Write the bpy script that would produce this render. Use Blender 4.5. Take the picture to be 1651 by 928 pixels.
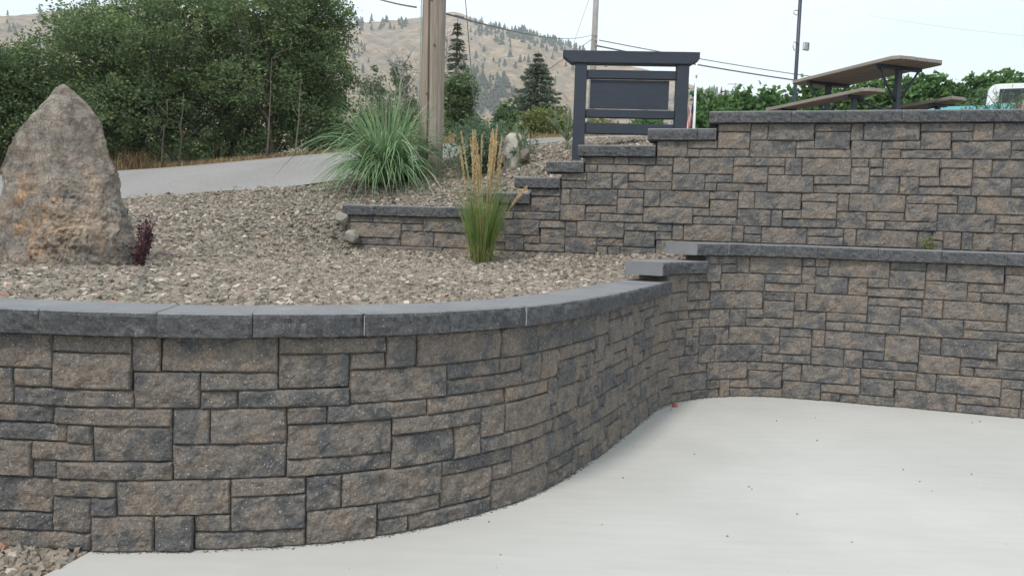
import bpy, bmesh, math, random
import numpy as np
from mathutils import Vector, Matrix, noise as mnoise

for o in list(bpy.data.objects):
    bpy.data.objects.remove(o)
SC = bpy.context.scene
COL = SC.collection
random.seed(7)
RNG = np.random.default_rng(11)
PI = math.pi
R = math.radians

# ------------------------------------------------------------------ camera
F_PX, CX, CY, CAM_H = 1300.0, 825.5, 464.0, 1.5
PITCH = math.atan(100 / F_PX)
ROLL = R(1.8)
cam_d = bpy.data.cameras.new('camera')
cam = bpy.data.objects.new('camera', cam_d)
COL.objects.link(cam)
cam_d.sensor_fit = 'HORIZONTAL'
cam_d.sensor_width = 36.0
cam_d.lens = 36.0 * F_PX / 1651.0
cam_d.clip_start = 0.05
cam_d.clip_end = 9000
cam.matrix_world = (Matrix.Translation((0, 0, CAM_H)) @ Matrix.Rotation(PI / 2 - PITCH, 4, 'X')
                    @ Matrix.Rotation(ROLL, 4, 'Z'))
SC.camera = cam

# ------------------------------------------------------------------ sky, sun, exposure
SUN_EL, SUN_AZ = R(56), R(214)      # azimuth clockwise from +Y: behind the camera, a little to the left
W = bpy.data.worlds.new('World')
SC.world = W
W.use_nodes = True
nt = W.node_tree
nt.nodes.clear()
def wn(t, **kw):
    n = nt.nodes.new(t)
    for k, v in kw.items():
        setattr(n, k, v)
    return n
sky = wn('ShaderNodeTexSky', sky_type='NISHITA', sun_disc=False)
sky.sun_elevation = SUN_EL
sky.sun_rotation = SUN_AZ
sky.air_density = 1.0
sky.dust_density = 3.0
sky.ozone_density = 1.0
tc = wn('ShaderNodeTexCoord')
mp = wn('ShaderNodeMapping')
mp.inputs['Scale'].default_value = (1.0, 1.0, 3.5)
nz = wn('ShaderNodeTexNoise')
nz.inputs['Scale'].default_value = 2.2
nz.inputs['Detail'].default_value = 6
nz.inputs['Roughness'].default_value = 0.55
rp = wn('ShaderNodeMapRange')
rp.inputs['From Min'].default_value = 0.25
rp.inputs['From Max'].default_value = 0.7
rp.inputs['To Min'].default_value = 0.68
rp.inputs['To Max'].default_value = 0.97
mix = wn('ShaderNodeMix', data_type='RGBA')
mix.inputs['B'].default_value = (8.55, 9.7, 10.25, 1)      # high thin overcast
bg = wn('ShaderNodeBackground')
bg.inputs['Strength'].default_value = 0.08
wo = wn('ShaderNodeOutputWorld')
L = nt.links.new
L(tc.outputs['Generated'], mp.inputs['Vector'])
L(mp.outputs['Vector'], nz.inputs['Vector'])
L(nz.outputs['Fac'], rp.inputs['Value'])
L(rp.outputs['Result'], mix.inputs['Factor'])
L(sky.outputs['Color'], mix.inputs['A'])
L(mix.outputs['Result'], bg.inputs['Color'])
L(bg.outputs['Background'], wo.inputs['Surface'])

sun_d = bpy.data.lights.new('sun', 'SUN')
sun_d.energy = 1.5
sun_d.angle = R(10)
sun_d.color = (1.0, 0.96, 0.9)
sun = bpy.data.objects.new('sun', sun_d)
COL.objects.link(sun)
sdir = Vector((math.sin(SUN_AZ) * math.cos(SUN_EL), math.cos(SUN_AZ) * math.cos(SUN_EL), math.sin(SUN_EL)))
sun.rotation_euler = sdir.to_track_quat('Z', 'Y').to_euler()
sun.location = sdir * 40

vs = SC.view_settings
vs.view_transform = 'Standard'
vs.look = 'None'
vs.exposure = 0.92
vs.gamma = 1.0
vs.use_curve_mapping = False
SC.render.engine = 'CYCLES'

# ------------------------------------------------------------------ photo pixel -> direction / position
def ray(px, py):
    dx, dy = px - CX, CY - py
    c, s = math.cos(ROLL), math.sin(ROLL)
    r, u = dx * c - dy * s, dx * s + dy * c
    return np.array([r, F_PX * math.cos(PITCH) + u * math.sin(PITCH), -F_PX * math.sin(PITCH) + u * math.cos(PITCH)])
def at(px, py, Y):
    d = ray(px, py)
    return d * (Y / d[1]) + np.array([0, 0, CAM_H])
def project(p):
    p = np.asarray(p, float)
    x, y, z = p[..., 0], p[..., 1], p[..., 2] - CAM_H
    f = y * math.cos(PITCH) - z * math.sin(PITCH)
    u = y * math.sin(PITCH) + z * math.cos(PITCH)
    c, s = math.cos(ROLL), math.sin(ROLL)
    ix, iy = x / f * F_PX, u / f * F_PX
    return CX + ix * c + iy * s, CY - (-ix * s + iy * c)

# ------------------------------------------------------------------ materials
MATS = {}
class NT:
    def __init__(self, name):
        self.m = bpy.data.materials.new(name)
        self.m.use_nodes = True
        self.t = self.m.node_tree
        self.b = self.t.nodes['Principled BSDF']
        self.out = self.t.nodes['Material Output']
        MATS[name] = self.m
    def n(self, typ, ins=None, **kw):
        nd = self.t.nodes.new(typ)
        for k, v in kw.items():
            setattr(nd, k, v)
        for k, v in (ins or {}).items():
            if hasattr(v, 'is_output'):
                self.t.links.new(v, nd.inputs[k])
            else:
                nd.inputs[k].default_value = v
        return nd
    def link(self, a, b):
        self.t.links.new(a, b)
    def noise(self, vec, scale, detail=4, rough=0.55, dist=0.0):
        return self.n('ShaderNodeTexNoise', {'Vector': vec, 'Scale': scale, 'Detail': detail, 'Roughness': rough, 'Distortion': dist}).outputs['Fac']
    def ramp(self, fac, stops, interp='LINEAR'):
        r = self.n('ShaderNodeValToRGB', {'Fac': fac})
        cr = r.color_ramp
        cr.interpolation = interp
        while len(cr.elements) < len(stops):
            cr.elements.new(0.5)
        for e, (p, c) in zip(cr.elements, stops):
            e.position = p
            e.color = (c[0], c[1], c[2], 1) if not np.isscalar(c) else (c, c, c, 1)
        return r.outputs['Color']
    def mixc(self, fac, a, b, mode='MIX'):
        ins = {'Factor': fac}
        m = self.n('ShaderNodeMix', ins, data_type='RGBA', blend_type=mode)
        for k, v in (('A', a), ('B', b)):
            i = m.inputs[6 if k == 'A' else 7]
            if hasattr(v, 'is_output'):
                self.link(v, i)
            else:
                i.default_value = (*v, 1)
        return m.outputs[2]
    def math(self, op, a, b=0.0, clamp=False):
        m = self.n('ShaderNodeMath', operation=op, use_clamp=clamp)
        for i, v in enumerate((a, b)):
            if hasattr(v, 'is_output'):
                self.link(v, m.inputs[i])
            else:
                m.inputs[i].default_value = v
        return m.outputs[0]
    def objvec(self, rnd=True):
        t = self.n('ShaderNodeTexCoord').outputs['Object']
        if not rnd:
            return t
        oi = self.n('ShaderNodeObjectInfo').outputs['Random']
        k = self.math('MULTIPLY', oi, 57.0)
        cb = self.n('ShaderNodeCombineXYZ', {0: k, 1: k, 2: k}).outputs[0]
        return self.n('ShaderNodeVectorMath', {0: t, 1: cb}, operation='ADD').outputs[0]
    def rnd(self):
        return self.n('ShaderNodeObjectInfo').outputs['Random']
    def bump(self, h, strength=0.5, dist=0.01, normal=None):
        ins = {'Height': h, 'Strength': strength, 'Distance': dist}
        if normal is not None:
            ins['Normal'] = normal
        return self.n('ShaderNodeBump', ins).outputs['Normal']
    def done(self, col=None, rough=0.8, normal=None, spec=0.3, metal=0.0):
        b = self.b
        if col is not None:
            if hasattr(col, 'is_output'):
                self.link(col, b.inputs['Base Color'])
            else:
                b.inputs['Base Color'].default_value = (*col, 1)
        if hasattr(rough, 'is_output'):
            self.link(rough, b.inputs['Roughness'])
        else:
            b.inputs['Roughness'].default_value = rough
        b.inputs['Specular IOR Level'].default_value = spec
        b.inputs['Metallic'].default_value = metal
        if normal is not None:
            self.link(normal, b.inputs['Normal'])
        return self.m

def simple(name, col, rough=0.6, var=0.12, scale=20, bump=0.15, bdist=0.003, metal=0.0, spec=0.4):
    t = NT(name)
    v = t.objvec()
    n1 = t.noise(v, scale, 5)
    lo = tuple(c * (1 - var) for c in col)
    hi = tuple(min(1, c * (1 + var)) for c in col)
    c = t.ramp(n1, [(0.3, lo), (0.7, hi)])
    return t.done(c, rough, t.bump(t.noise(v, scale * 4, 4), bump, bdist), spec, metal)

def mat_block():
    t = NT('split_face_block')
    v = t.objvec()
    rnd = t.rnd()
    n1 = t.noise(v, 4.6, 3, 0.55, 1.3)
    sh = t.math('MULTIPLY', t.math('SUBTRACT', rnd, 0.5), 0.11)
    f = t.math('ADD', n1, sh)
    base = t.ramp(f, [(0.39, (0.124, 0.120, 0.120)), (0.445, (0.144, 0.137, 0.133)), (0.475, (0.188, 0.165, 0.147)), (0.6, (0.215, 0.181, 0.154)), (0.75, (0.265, 0.213, 0.168))])
    mot = t.ramp(t.noise(v, 60, 5, 0.72), [(0.25, 0.55), (0.5, 1.0), (0.78, 1.55)])
    c = t.mixc(1.0, base, mot, 'MULTIPLY')
    fine = t.ramp(t.noise(v, 170, 2, 0.6), [(0.3, 0.72), (0.7, 1.25)])
    c = t.mixc(1.0, c, fine, 'MULTIPLY')
    vo = t.n('ShaderNodeTexVoronoi', {'Vector': v, 'Scale': 70.0, 'Randomness': 1.0})
    spk = t.math('LESS_THAN', vo.outputs['Distance'], 0.2)
    pick = t.math('GREATER_THAN', t.n('ShaderNodeSeparateColor', {0: vo.outputs['Color']}).outputs[0], 0.70)
    c = t.mixc(t.math('MULTIPLY', t.math('MULTIPLY', spk, pick), 0.75), c, (0.55, 0.53, 0.50))
    dust = t.math('MULTIPLY', t.ramp(t.noise(v, 9, 4, 0.6), [(0.55, 0.0), (0.75, 1.0)]), 0.28)
    c = t.mixc(dust, c, (0.30, 0.285, 0.265))
    b1 = t.bump(t.noise(v, 26, 8, 0.7, 0.4), 1.0, 0.026)
    b2 = t.bump(t.noise(v, 110, 5, 0.65), 0.9, 0.006, b1)
    return t.done(c, 0.9, b2, 0.2)

def mat_cap(name, rough_face):
    t = NT(name)
    v = t.objvec()
    n1 = t.noise(v, 4.0, 4, 0.6)
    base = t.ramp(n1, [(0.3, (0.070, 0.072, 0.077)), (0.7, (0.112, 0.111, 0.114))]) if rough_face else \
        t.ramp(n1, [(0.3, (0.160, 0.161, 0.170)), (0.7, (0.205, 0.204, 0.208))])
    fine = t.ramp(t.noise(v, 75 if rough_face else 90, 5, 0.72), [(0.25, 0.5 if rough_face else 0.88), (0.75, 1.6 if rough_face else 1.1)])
    c = t.mixc(1.0, base, fine, 'MULTIPLY')
    vo = t.n('ShaderNodeTexVoronoi', {'Vector': v, 'Scale': 80.0})
    spk = t.math('LESS_THAN', vo.outputs['Distance'], 0.17)
    pick = t.math('GREATER_THAN', t.n('ShaderNodeSeparateColor', {0: vo.outputs['Color']}).outputs[0], 0.82 if rough_face else 0.95)
    c = t.mixc(t.math('MULTIPLY', t.math('MULTIPLY', spk, pick), 0.7), c, (0.5, 0.49, 0.47))
    stain = t.math('MULTIPLY', t.ramp(t.noise(v, 7.5, 7, 0.72, 0.8), [(0.60, 0.0), (0.72, 1.0)]), 0.45)
    c = t.mixc(stain, c, (0.38, 0.37, 0.36))
    if rough_face:
        b1 = t.bump(t.noise(v, 32, 8, 0.7, 0.3), 1.0, 0.02)
        b2 = t.bump(t.noise(v, 120, 5, 0.65), 0.9, 0.005, b1)
    else:
        b2 = t.bump(t.noise(v, 120, 5, 0.6), 0.4, 0.0015)
    return t.done(c, 0.88, b2, 0.25)

def mat_concrete():
    t = NT('patio_concrete')
    v = t.objvec(False)
    n1 = t.noise(v, 0.7, 5, 0.6, 0.4)
    c = t.ramp(n1, [(0.3, (0.405, 0.392, 0.37)), (0.7, (0.465, 0.452, 0.43))])
    m = t.n('ShaderNodeMapping', {'Vector': v, 'Scale': (0.9, 7.0, 1.0), 'Rotation': (0, 0, 0.2)}).outputs[0]
    c = t.mixc(1.0, c, t.ramp(t.noise(m, 2.2, 6, 0.6), [(0.3, 0.955), (0.7, 1.03)]), 'MULTIPLY')
    c = t.mixc(1.0, c, t.ramp(t.noise(v, 260, 3, 0.6), [(0.3, 0.95), (0.7, 1.04)]), 'MULTIPLY')
    st = t.math('MULTIPLY', t.ramp(t.noise(v, 3.0, 7, 0.7), [(0.60, 0.0), (0.78, 1.0)]), 0.16)
    c = t.mixc(st, c, (0.33, 0.31, 0.28))
    b1 = t.bump(t.noise(m, 30, 5, 0.6), 0.25, 0.002)
    return t.done(c, 0.8, b1, 0.25)

def mat_gravel():
    t = NT('crushed_stone')
    a = t.n('ShaderNodeAttribute', attribute_name='tint').outputs['Fac']
    c = t.ramp(a, [(0.0, (0.101, 0.086, 0.072)), (0.12, (0.154, 0.133, 0.109)), (0.3, (0.229, 0.194, 0.157)), (0.45, (0.184, 0.167, 0.141)),
                   (0.6, (0.269, 0.225, 0.179)), (0.78, (0.240, 0.192, 0.157)), (0.9, (0.324, 0.278, 0.228)), (0.975, (0.480, 0.421, 0.358)),
                   (0.992, (0.302, 0.189, 0.144)), (1.0, (0.324, 0.162, 0.118))])
    v = t.objvec(False)
    c = t.mixc(1.0, c, t.ramp(t.noise(v, 70, 4, 0.6), [(0.3, 0.78), (0.7, 1.2)]), 'MULTIPLY')
    return t.done(c, 0.88, t.bump(t.noise(v, 160, 4), 0.5, 0.004), 0.25)

def mat_bed():
    t = NT('bed_fines')
    v = t.objvec(False)
    c = t.ramp(t.noise(v, 30, 6, 0.7), [(0.25, (0.09, 0.082, 0.07)), (0.5, (0.20, 0.185, 0.16)), (0.75, (0.30, 0.275, 0.235))])
    return t.done(c, 0.95, t.bump(t.noise(v, 50, 6, 0.7), 0.9, 0.02), 0.1)

def mat_road():
    t = NT('worn_chip_seal')
    v = t.objvec(False)
    c = t.ramp(t.noise(v, 0.6, 5, 0.6, 0.4), [(0.3, (0.215, 0.203, 0.195)), (0.7, (0.265, 0.252, 0.242))])
    c = t.mixc(1.0, c, t.ramp(t.noise(v, 18, 7, 0.75), [(0.3, 0.82), (0.7, 1.12)]), 'MULTIPLY')
    st = t.math('MULTIPLY', t.ramp(t.noise(v, 2.5, 8, 0.75), [(0.6, 0.0), (0.75, 1.0)]), 0.4)
    c = t.mixc(st, c, (0.19, 0.175, 0.16))
    return t.done(c, 0.9, t.bump(t.noise(v, 60, 6, 0.7), 0.5, 0.01), 0.2)

def mat_ground():
    t = NT('dry_ground')
    v = t.objvec(False)
    c = t.ramp(t.noise(v, 0.5, 7, 0.7), [(0.3, (0.10, 0.105, 0.05)), (0.5, (0.24, 0.185, 0.11)), (0.7, (0.33, 0.255, 0.155))])
    c = t.mixc(1.0, c, t.ramp(t.noise(v, 20, 6, 0.7), [(0.3, 0.7), (0.7, 1.2)]), 'MULTIPLY')
    return t.done(c, 0.95, t.bump(t.noise(v, 14, 6, 0.7), 0.8, 0.04), 0.1)

def mat_hill():
    t = NT('dry_hillside')
    v = t.objvec(False)
    c = t.ramp(t.noise(v, 0.008, 9, 0.68, 0.5), [(0.3, (0.55, 0.40, 0.26)), (0.5, (0.67, 0.50, 0.335)), (0.7, (0.71, 0.57, 0.41))])
    m = t.n('ShaderNodeMapping', {'Vector': v, 'Scale': (1, 1, 2.2), 'Rotation': (0.3, 0.2, 0)}).outputs[0]
    rk = t.ramp(t.noise(m, 0.024, 8, 0.72, 0.8), [(0.48, 0.0), (0.57, 1.0)])
    c = t.mixc(t.math('MULTIPLY', rk, 0.6), c, (0.42, 0.36, 0.315))
    rk3 = t.ramp(t.noise(m, 0.07, 8, 0.78), [(0.34, 0.5), (0.66, 1.4)])
    c = t.mixc(1.0, c, rk3, 'MULTIPLY')
    sh = t.ramp(t.noise(v, 0.05, 8, 0.8), [(0.60, 0.0), (0.66, 1.0)])
    c = t.mixc(t.math('MULTIPLY', sh, 0.55), c, (0.115, 0.115, 0.065))
    b = t.bump(t.noise(m, 0.035, 10, 0.75), 1.0, 26.0)
    return t.done(c, 0.95, b, 0.05)

def mat_leaf(name, stops, trans=0.35, rough=0.55):
    t = NT(name)
    a = t.n('ShaderNodeAttribute', attribute_name='tint').outputs['Fac']
    c = t.ramp(a, stops)
    t.done(c, rough, None, 0.35)
    tr = t.n('ShaderNodeBsdfTranslucent', {'Color': c})
    mx = t.n('ShaderNodeMixShader', {'Fac': trans, 1: t.b.outputs[0], 2: tr.outputs[0]})
    t.link(mx.outputs[0], t.out.inputs['Surface'])
    return t.m

def mat_bark(name, lo, hi, scale=3.0):
    t = NT(name)
    v = t.objvec()
    m = t.n('ShaderNodeMapping', {'Vector': v, 'Scale': (9, 9, 1.0)}).outputs[0]
    n1 = t.noise(m, scale, 7, 0.7, 0.3)
    return t.done(t.ramp(n1, [(0.3, lo), (0.7, hi)]), 0.9, t.bump(n1, 0.8, 0.012), 0.15)

def mat_pole():
    t = NT('weathered_pole_wood')
    v = t.objvec(False)
    m = t.n('ShaderNodeMapping', {'Vector': v, 'Scale': (22, 22, 0.7)}).outputs[0]
    n1 = t.noise(m, 2.0, 8, 0.7, 0.2)
    c = t.ramp(n1, [(0.25, (0.14, 0.118, 0.10)), (0.48, (0.29, 0.25, 0.215)), (0.7, (0.41, 0.365, 0.32))])
    m2 = t.n('ShaderNodeMapping', {'Vector': v, 'Scale': (3, 3, 0.35)}).outputs[0]
    c = t.mixc(1.0, c, t.ramp(t.noise(m2, 1.6, 4, 0.6), [(0.3, (0.78, 0.72, 0.68)), (0.7, (1.12, 1.1, 1.08))]), 'MULTIPLY')
    return t.done(c, 0.85, t.bump(n1, 0.9, 0.01), 0.2)

def mat_boulder():
    t = NT('rusty_boulder_rock')
    v = t.objvec(False)
    m = t.n('ShaderNodeMapping', {'Vector': v, 'Scale': (1.1, 1.1, 0.9), 'Rotation': (0.25, 0.5, 0)}).outputs[0]
    big = t.noise(m, 2.0, 6, 0.6, 0.7)
    c = t.ramp(big, [(0.28, (0.165, 0.142, 0.123)), (0.45, (0.255, 0.216, 0.184)), (0.58, (0.305, 0.265, 0.23)), (0.74, (0.39, 0.36, 0.32))])
    ru = t.ramp(t.noise(m, 3.1, 8, 0.66, 1.0), [(0.47, 0.0), (0.58, 1.0)])
    z = t.n('ShaderNodeSeparateXYZ', {0: v}).outputs[2]
    xx = t.n('ShaderNodeSeparateXYZ', {0: v}).outputs[0]
    zm = t.math('MULTIPLY', t.ramp(z, [(0.0, 0.8), (0.75, 0.9), (0.98, 0.12)]), t.ramp(t.math('ADD', t.math('MULTIPLY', xx, 0.8), 0.5), [(0.1, 0.2), (0.35, 1.0), (0.7, 0.5), (0.9, 0.25)]))
    c = t.mixc(t.math('MULTIPLY', t.math('MULTIPLY', ru, zm), 0.85), c, (0.42, 0.245, 0.125))
    c = t.mixc(1.0, c, t.ramp(t.noise(m, 11, 10, 0.78), [(0.3, 0.38), (0.5, 1.0), (0.7, 1.65)]), 'MULTIPLY')
    wh = t.ramp(t.noise(m, 7.0, 9, 0.78, 1.6), [(0.60, 0.0), (0.70, 1.0)])
    c = t.mixc(t.math('MULTIPLY', wh, 0.65), c, (0.52, 0.46, 0.38))
    c = t.mixc(1.0, c, t.ramp(t.noise(m, 45, 6, 0.75), [(0.28, 0.6), (0.5, 1.0), (0.72, 1.45)]), 'MULTIPLY')
    li = t.ramp(xx, [(0.0, 1.0), (0.05, 0.6), (0.12, 0.0)])
    ms = t.n('ShaderNodeMapping', {'Vector': v, 'Scale': (1.6, 1.6, 8.0), 'Rotation': (0.1, 0.28, 0)}).outputs[0]
    c = t.mixc(1.0, c, t.ramp(t.noise(ms, 2.2, 7, 0.7, 0.5), [(0.32, 0.55), (0.5, 1.0), (0.68, 1.4)]), 'MULTIPLY')
    lich = t.math('MULTIPLY', t.ramp(t.noise(v, 11, 7, 0.7), [(0.5, 0.0), (0.62, 1.0)]), 0.45)
    c = t.mixc(lich, c, (0.33, 0.32, 0.285))
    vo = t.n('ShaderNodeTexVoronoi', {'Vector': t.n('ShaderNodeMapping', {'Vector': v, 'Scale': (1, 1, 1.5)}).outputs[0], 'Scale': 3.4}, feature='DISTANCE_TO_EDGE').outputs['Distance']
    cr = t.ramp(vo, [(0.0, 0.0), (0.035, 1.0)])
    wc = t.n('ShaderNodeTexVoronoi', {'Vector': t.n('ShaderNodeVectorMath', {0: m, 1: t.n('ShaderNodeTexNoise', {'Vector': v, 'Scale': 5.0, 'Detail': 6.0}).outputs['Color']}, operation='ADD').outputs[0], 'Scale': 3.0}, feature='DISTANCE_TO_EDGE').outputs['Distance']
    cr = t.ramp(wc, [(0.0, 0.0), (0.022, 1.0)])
    c = t.mixc(t.math('MULTIPLY', t.math('SUBTRACT', 1.0, cr), 0.6), c, (0.07, 0.06, 0.05))  # shade inside the cracks, painted into the rock colour as dark lines
    b0 = t.bump(cr, 0.5, 0.03)
    b1 = t.bump(t.noise(m, 8, 10, 0.75, 0.7), 1.0, 0.045, b0)
    b2 = t.bump(t.noise(m, 50, 7, 0.7), 1.0, 0.014, b1)
    return t.done(c, 0.85, b2, 0.25)

def mat_rock(name, lo, hi):
    t = NT(name)
    v = t.objvec()
    n1 = t.noise(v, 9, 8, 0.7, 0.5)
    return t.done(t.ramp(n1, [(0.3, lo), (0.7, hi)]), 0.9, t.bump(t.noise(v, 14, 8, 0.7), 0.9, 0.03), 0.2)

def mat_planks():
    t = NT('weathered_table_wood')
    v = t.objvec()
    m = t.n('ShaderNodeMapping', {'Vector': v, 'Scale': (0.9, 26, 26)}).outputs[0]
    n1 = t.noise(m, 1.6, 7, 0.7)
    c = t.ramp(n1, [(0.25, (0.15, 0.133, 0.12)), (0.5, (0.27, 0.24, 0.216)), (0.75, (0.37, 0.338, 0.31))])
    c = t.mixc(0.25, c, t.ramp(t.rnd(), [(0.0, (0.17, 0.155, 0.143)), (1.0, (0.40, 0.33, 0.27))]))
    return t.done(c, 0.85, t.bump(n1, 0.6, 0.004), 0.2)

def mat_paint(name, col):
    t = NT(name)
    v = t.objvec()
    m = t.n('ShaderNodeMapping', {'Vector': v, 'Scale': (2, 12, 12)}).outputs[0]
    n1 = t.noise(m, 3, 6, 0.65)
    c = t.ramp(n1, [(0.3, tuple(x * 0.85 for x in col)), (0.7, tuple(x * 1.15 for x in col))])
    c = t.mixc(t.math('MULTIPLY', t.ramp(t.noise(v, 5, 8, 0.75), [(0.62, 0.0), (0.75, 1.0)]), 0.25), c, tuple(x * 1.7 for x in col))
    return t.done(c, 0.6, t.bump(n1, 0.35, 0.002), 0.35)

def mat_flag():
    t = NT('striped_flag_cloth')
    v = t.n('ShaderNodeTexCoord').outputs['Object']
    s = t.n('ShaderNodeSeparateXYZ', {0: v})
    a = t.n('ShaderNodeAttribute', attribute_name='tint').outputs['Fac']
    return t.done(t.ramp(a, [(0.0, (0.42, 0.035, 0.05)), (0.34, (0.72, 0.70, 0.70)), (0.67, (0.03, 0.045, 0.16))], 'CONSTANT'), 0.8, None, 0.2)

M_BLOCK = mat_block()
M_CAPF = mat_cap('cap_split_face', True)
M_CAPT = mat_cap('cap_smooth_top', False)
M_CONC = mat_concrete()
M_GRAV = mat_gravel()
M_BED = mat_bed()
M_ROAD = mat_road()
M_GROUND = mat_ground()
M_HILL = mat_hill()
M_POLE = mat_pole()
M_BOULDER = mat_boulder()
M_PLANK = mat_planks()
M_NAVY = mat_paint('dark_slate_paint', (0.030, 0.038, 0.054))
M_STEEL = simple('dark_painted_steel', (0.035, 0.042, 0.058), 0.45, 0.2, 15)
M_WIRE = simple('weathered_cable', (0.10, 0.10, 0.105), 0.6)
M_WHITE = simple('white_paint', (0.72, 0.73, 0.74), 0.4, 0.05, 6)
M_GREYM = simple('galvanised_metal', (0.36, 0.38, 0.40), 0.45, 0.12, 12, metal=0.3)
M_TEAL = simple('teal_truck_paint', (0.16, 0.46, 0.47), 0.3, 0.05, 3, 0.05)
M_TRUCKW = simple('white_truck_paint', (0.75, 0.77, 0.78), 0.3, 0.04, 3, 0.05)
M_GLASS = simple('dark_window_glass', (0.03, 0.035, 0.035), 0.15, 0.1, 3, 0.0, spec=0.25)
M_RUBBER = simple('black_rubber', (0.02, 0.02, 0.02), 0.8)
M_CHROME = simple('dull_chrome', (0.5, 0.5, 0.5), 0.3, 0.05, 5, 0.02, metal=0.9)
M_SHEDW = simple('shed_wall_paint', (0.10, 0.11, 0.125), 0.8)
M_BARK = mat_bark('grey_brown_bark', (0.06, 0.05, 0.04), (0.18, 0.15, 0.12))
M_BARK2 = mat_bark('brown_sapling_bark', (0.12, 0.10, 0.085), (0.26, 0.22, 0.185))
M_DEAD = mat_bark('bare_grey_wood', (0.20, 0.19, 0.175), (0.38, 0.36, 0.34))
M_ROCKW = mat_rock('pale_rock', (0.30, 0.275, 0.24), (0.60, 0.56, 0.50))
M_ROCKG = mat_rock('greenish_rock', (0.17, 0.165, 0.135), (0.34, 0.325, 0.27))
M_ROCKT = mat_rock('tan_rock', (0.20, 0.14, 0.11), (0.36, 0.27, 0.22))
M_ROCKD = mat_rock('grey_brown_rock', (0.11, 0.10, 0.085), (0.24, 0.21, 0.175))
M_LEAF_DARK = mat_leaf('dark_elm_leaves', [(0.0, (0.071, 0.110, 0.052)), (0.5, (0.130, 0.191, 0.079)), (0.85, (0.206, 0.276, 0.095)), (1.0, (0.335, 0.385, 0.102))], 0.3)
M_LEAF_MID = mat_leaf('mid_green_leaves', [(0.0, (0.052, 0.098, 0.046)), (0.5, (0.098, 0.163, 0.065)), (1.0, (0.182, 0.260, 0.091))], 0.35)
M_LEAF_YEL = mat_leaf('yellow_green_leaves', [(0.0, (0.106, 0.144, 0.044)), (0.5, (0.188, 0.219, 0.069)), (1.0, (0.275, 0.281, 0.100))], 0.35)
M_LEAF_GREY = mat_leaf('grey_green_leaves', [(0.0, (0.098, 0.127, 0.086)), (0.5, (0.161, 0.190, 0.127)), (1.0, (0.253, 0.276, 0.184))], 0.3)
M_LEAF_BLUE = mat_leaf('blue_green_leaves', [(0.0, (0.07, 0.12, 0.075)), (0.5, (0.125, 0.195, 0.115)), (1.0, (0.22, 0.30, 0.17))], 0.3)
M_LEAF_VINE = mat_leaf('vine_leaves', [(0.0, (0.055, 0.116, 0.039)), (0.5, (0.105, 0.204, 0.061)), (1.0, (0.187, 0.308, 0.094))], 0.4)
M_NEEDLE = mat_leaf('spruce_needles', [(0.0, (0.055, 0.083, 0.055)), (0.5, (0.101, 0.138, 0.089)), (1.0, (0.184, 0.212, 0.138))], 0.12, 0.7)
M_HILLTREE = mat_leaf('far_pine_needles', [(0.0, (0.035, 0.05, 0.035)), (1.0, (0.085, 0.10, 0.06))], 0.1, 0.8)
M_PURPLE = mat_leaf('purple_barberry_leaves', [(0.0, (0.035, 0.012, 0.022)), (0.6, (0.085, 0.025, 0.042)), (1.0, (0.17, 0.055, 0.07))], 0.3)
M_BLADE = mat_leaf('fountain_grass_blades', [(0.0, (0.079, 0.157, 0.073)), (0.5, (0.182, 0.297, 0.145)), (0.9, (0.339, 0.460, 0.242)), (1.0, (0.508, 0.460, 0.266))], 0.35)
M_REED = mat_leaf('reed_grass_blades', [(0.0, (0.08, 0.145, 0.035)), (0.5, (0.16, 0.25, 0.065)), (0.9, (0.24, 0.31, 0.095)), (1.0, (0.42, 0.34, 0.17))], 0.35)
M_STRAW = mat_leaf('straw_seed_heads', [(0.0, (0.42, 0.30, 0.15)), (0.5, (0.60, 0.45, 0.24)), (1.0, (0.72, 0.58, 0.36))], 0.3)
M_DRYGR = mat_leaf('dry_grass_blades', [(0.0, (0.22, 0.135, 0.07)), (0.5, (0.38, 0.265, 0.14)), (0.9, (0.50, 0.37, 0.21)), (1.0, (0.14, 0.17, 0.06))], 0.3)
M_CHOLLA = mat_leaf('cholla_stems', [(0.0, (0.09, 0.15, 0.075)), (0.5, (0.165, 0.22, 0.125)), (1.0, (0.42, 0.40, 0.28))], 0.1)
M_FLAG = mat_flag()
M_ROSE = simple('red_petals', (0.55, 0.03, 0.03), 0.6)

# ------------------------------------------------------------------ helpers
def new_obj(name, me, parent=None, mats=()):
    o = bpy.data.objects.new(name, me)
    COL.objects.link(o)
    if parent is not None:
        o.parent = parent
    if me is not None:
        for m in mats:
            me.materials.append(m)
    return o

def tag(o, label=None, cat=None, group=None, kind=None):
    if label: o['label'] = label
    if cat: o['category'] = cat
    if group: o['group'] = group
    if kind: o['kind'] = kind
    return o

def empty(name, loc, label, cat, group=None, rz=0.0):
    o = bpy.data.objects.new(name, None)
    o.empty_display_size = 0.1
    COL.objects.link(o)
    o.location = loc
    o.rotation_euler = (0, 0, rz)
    return tag(o, label, cat, group)

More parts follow.
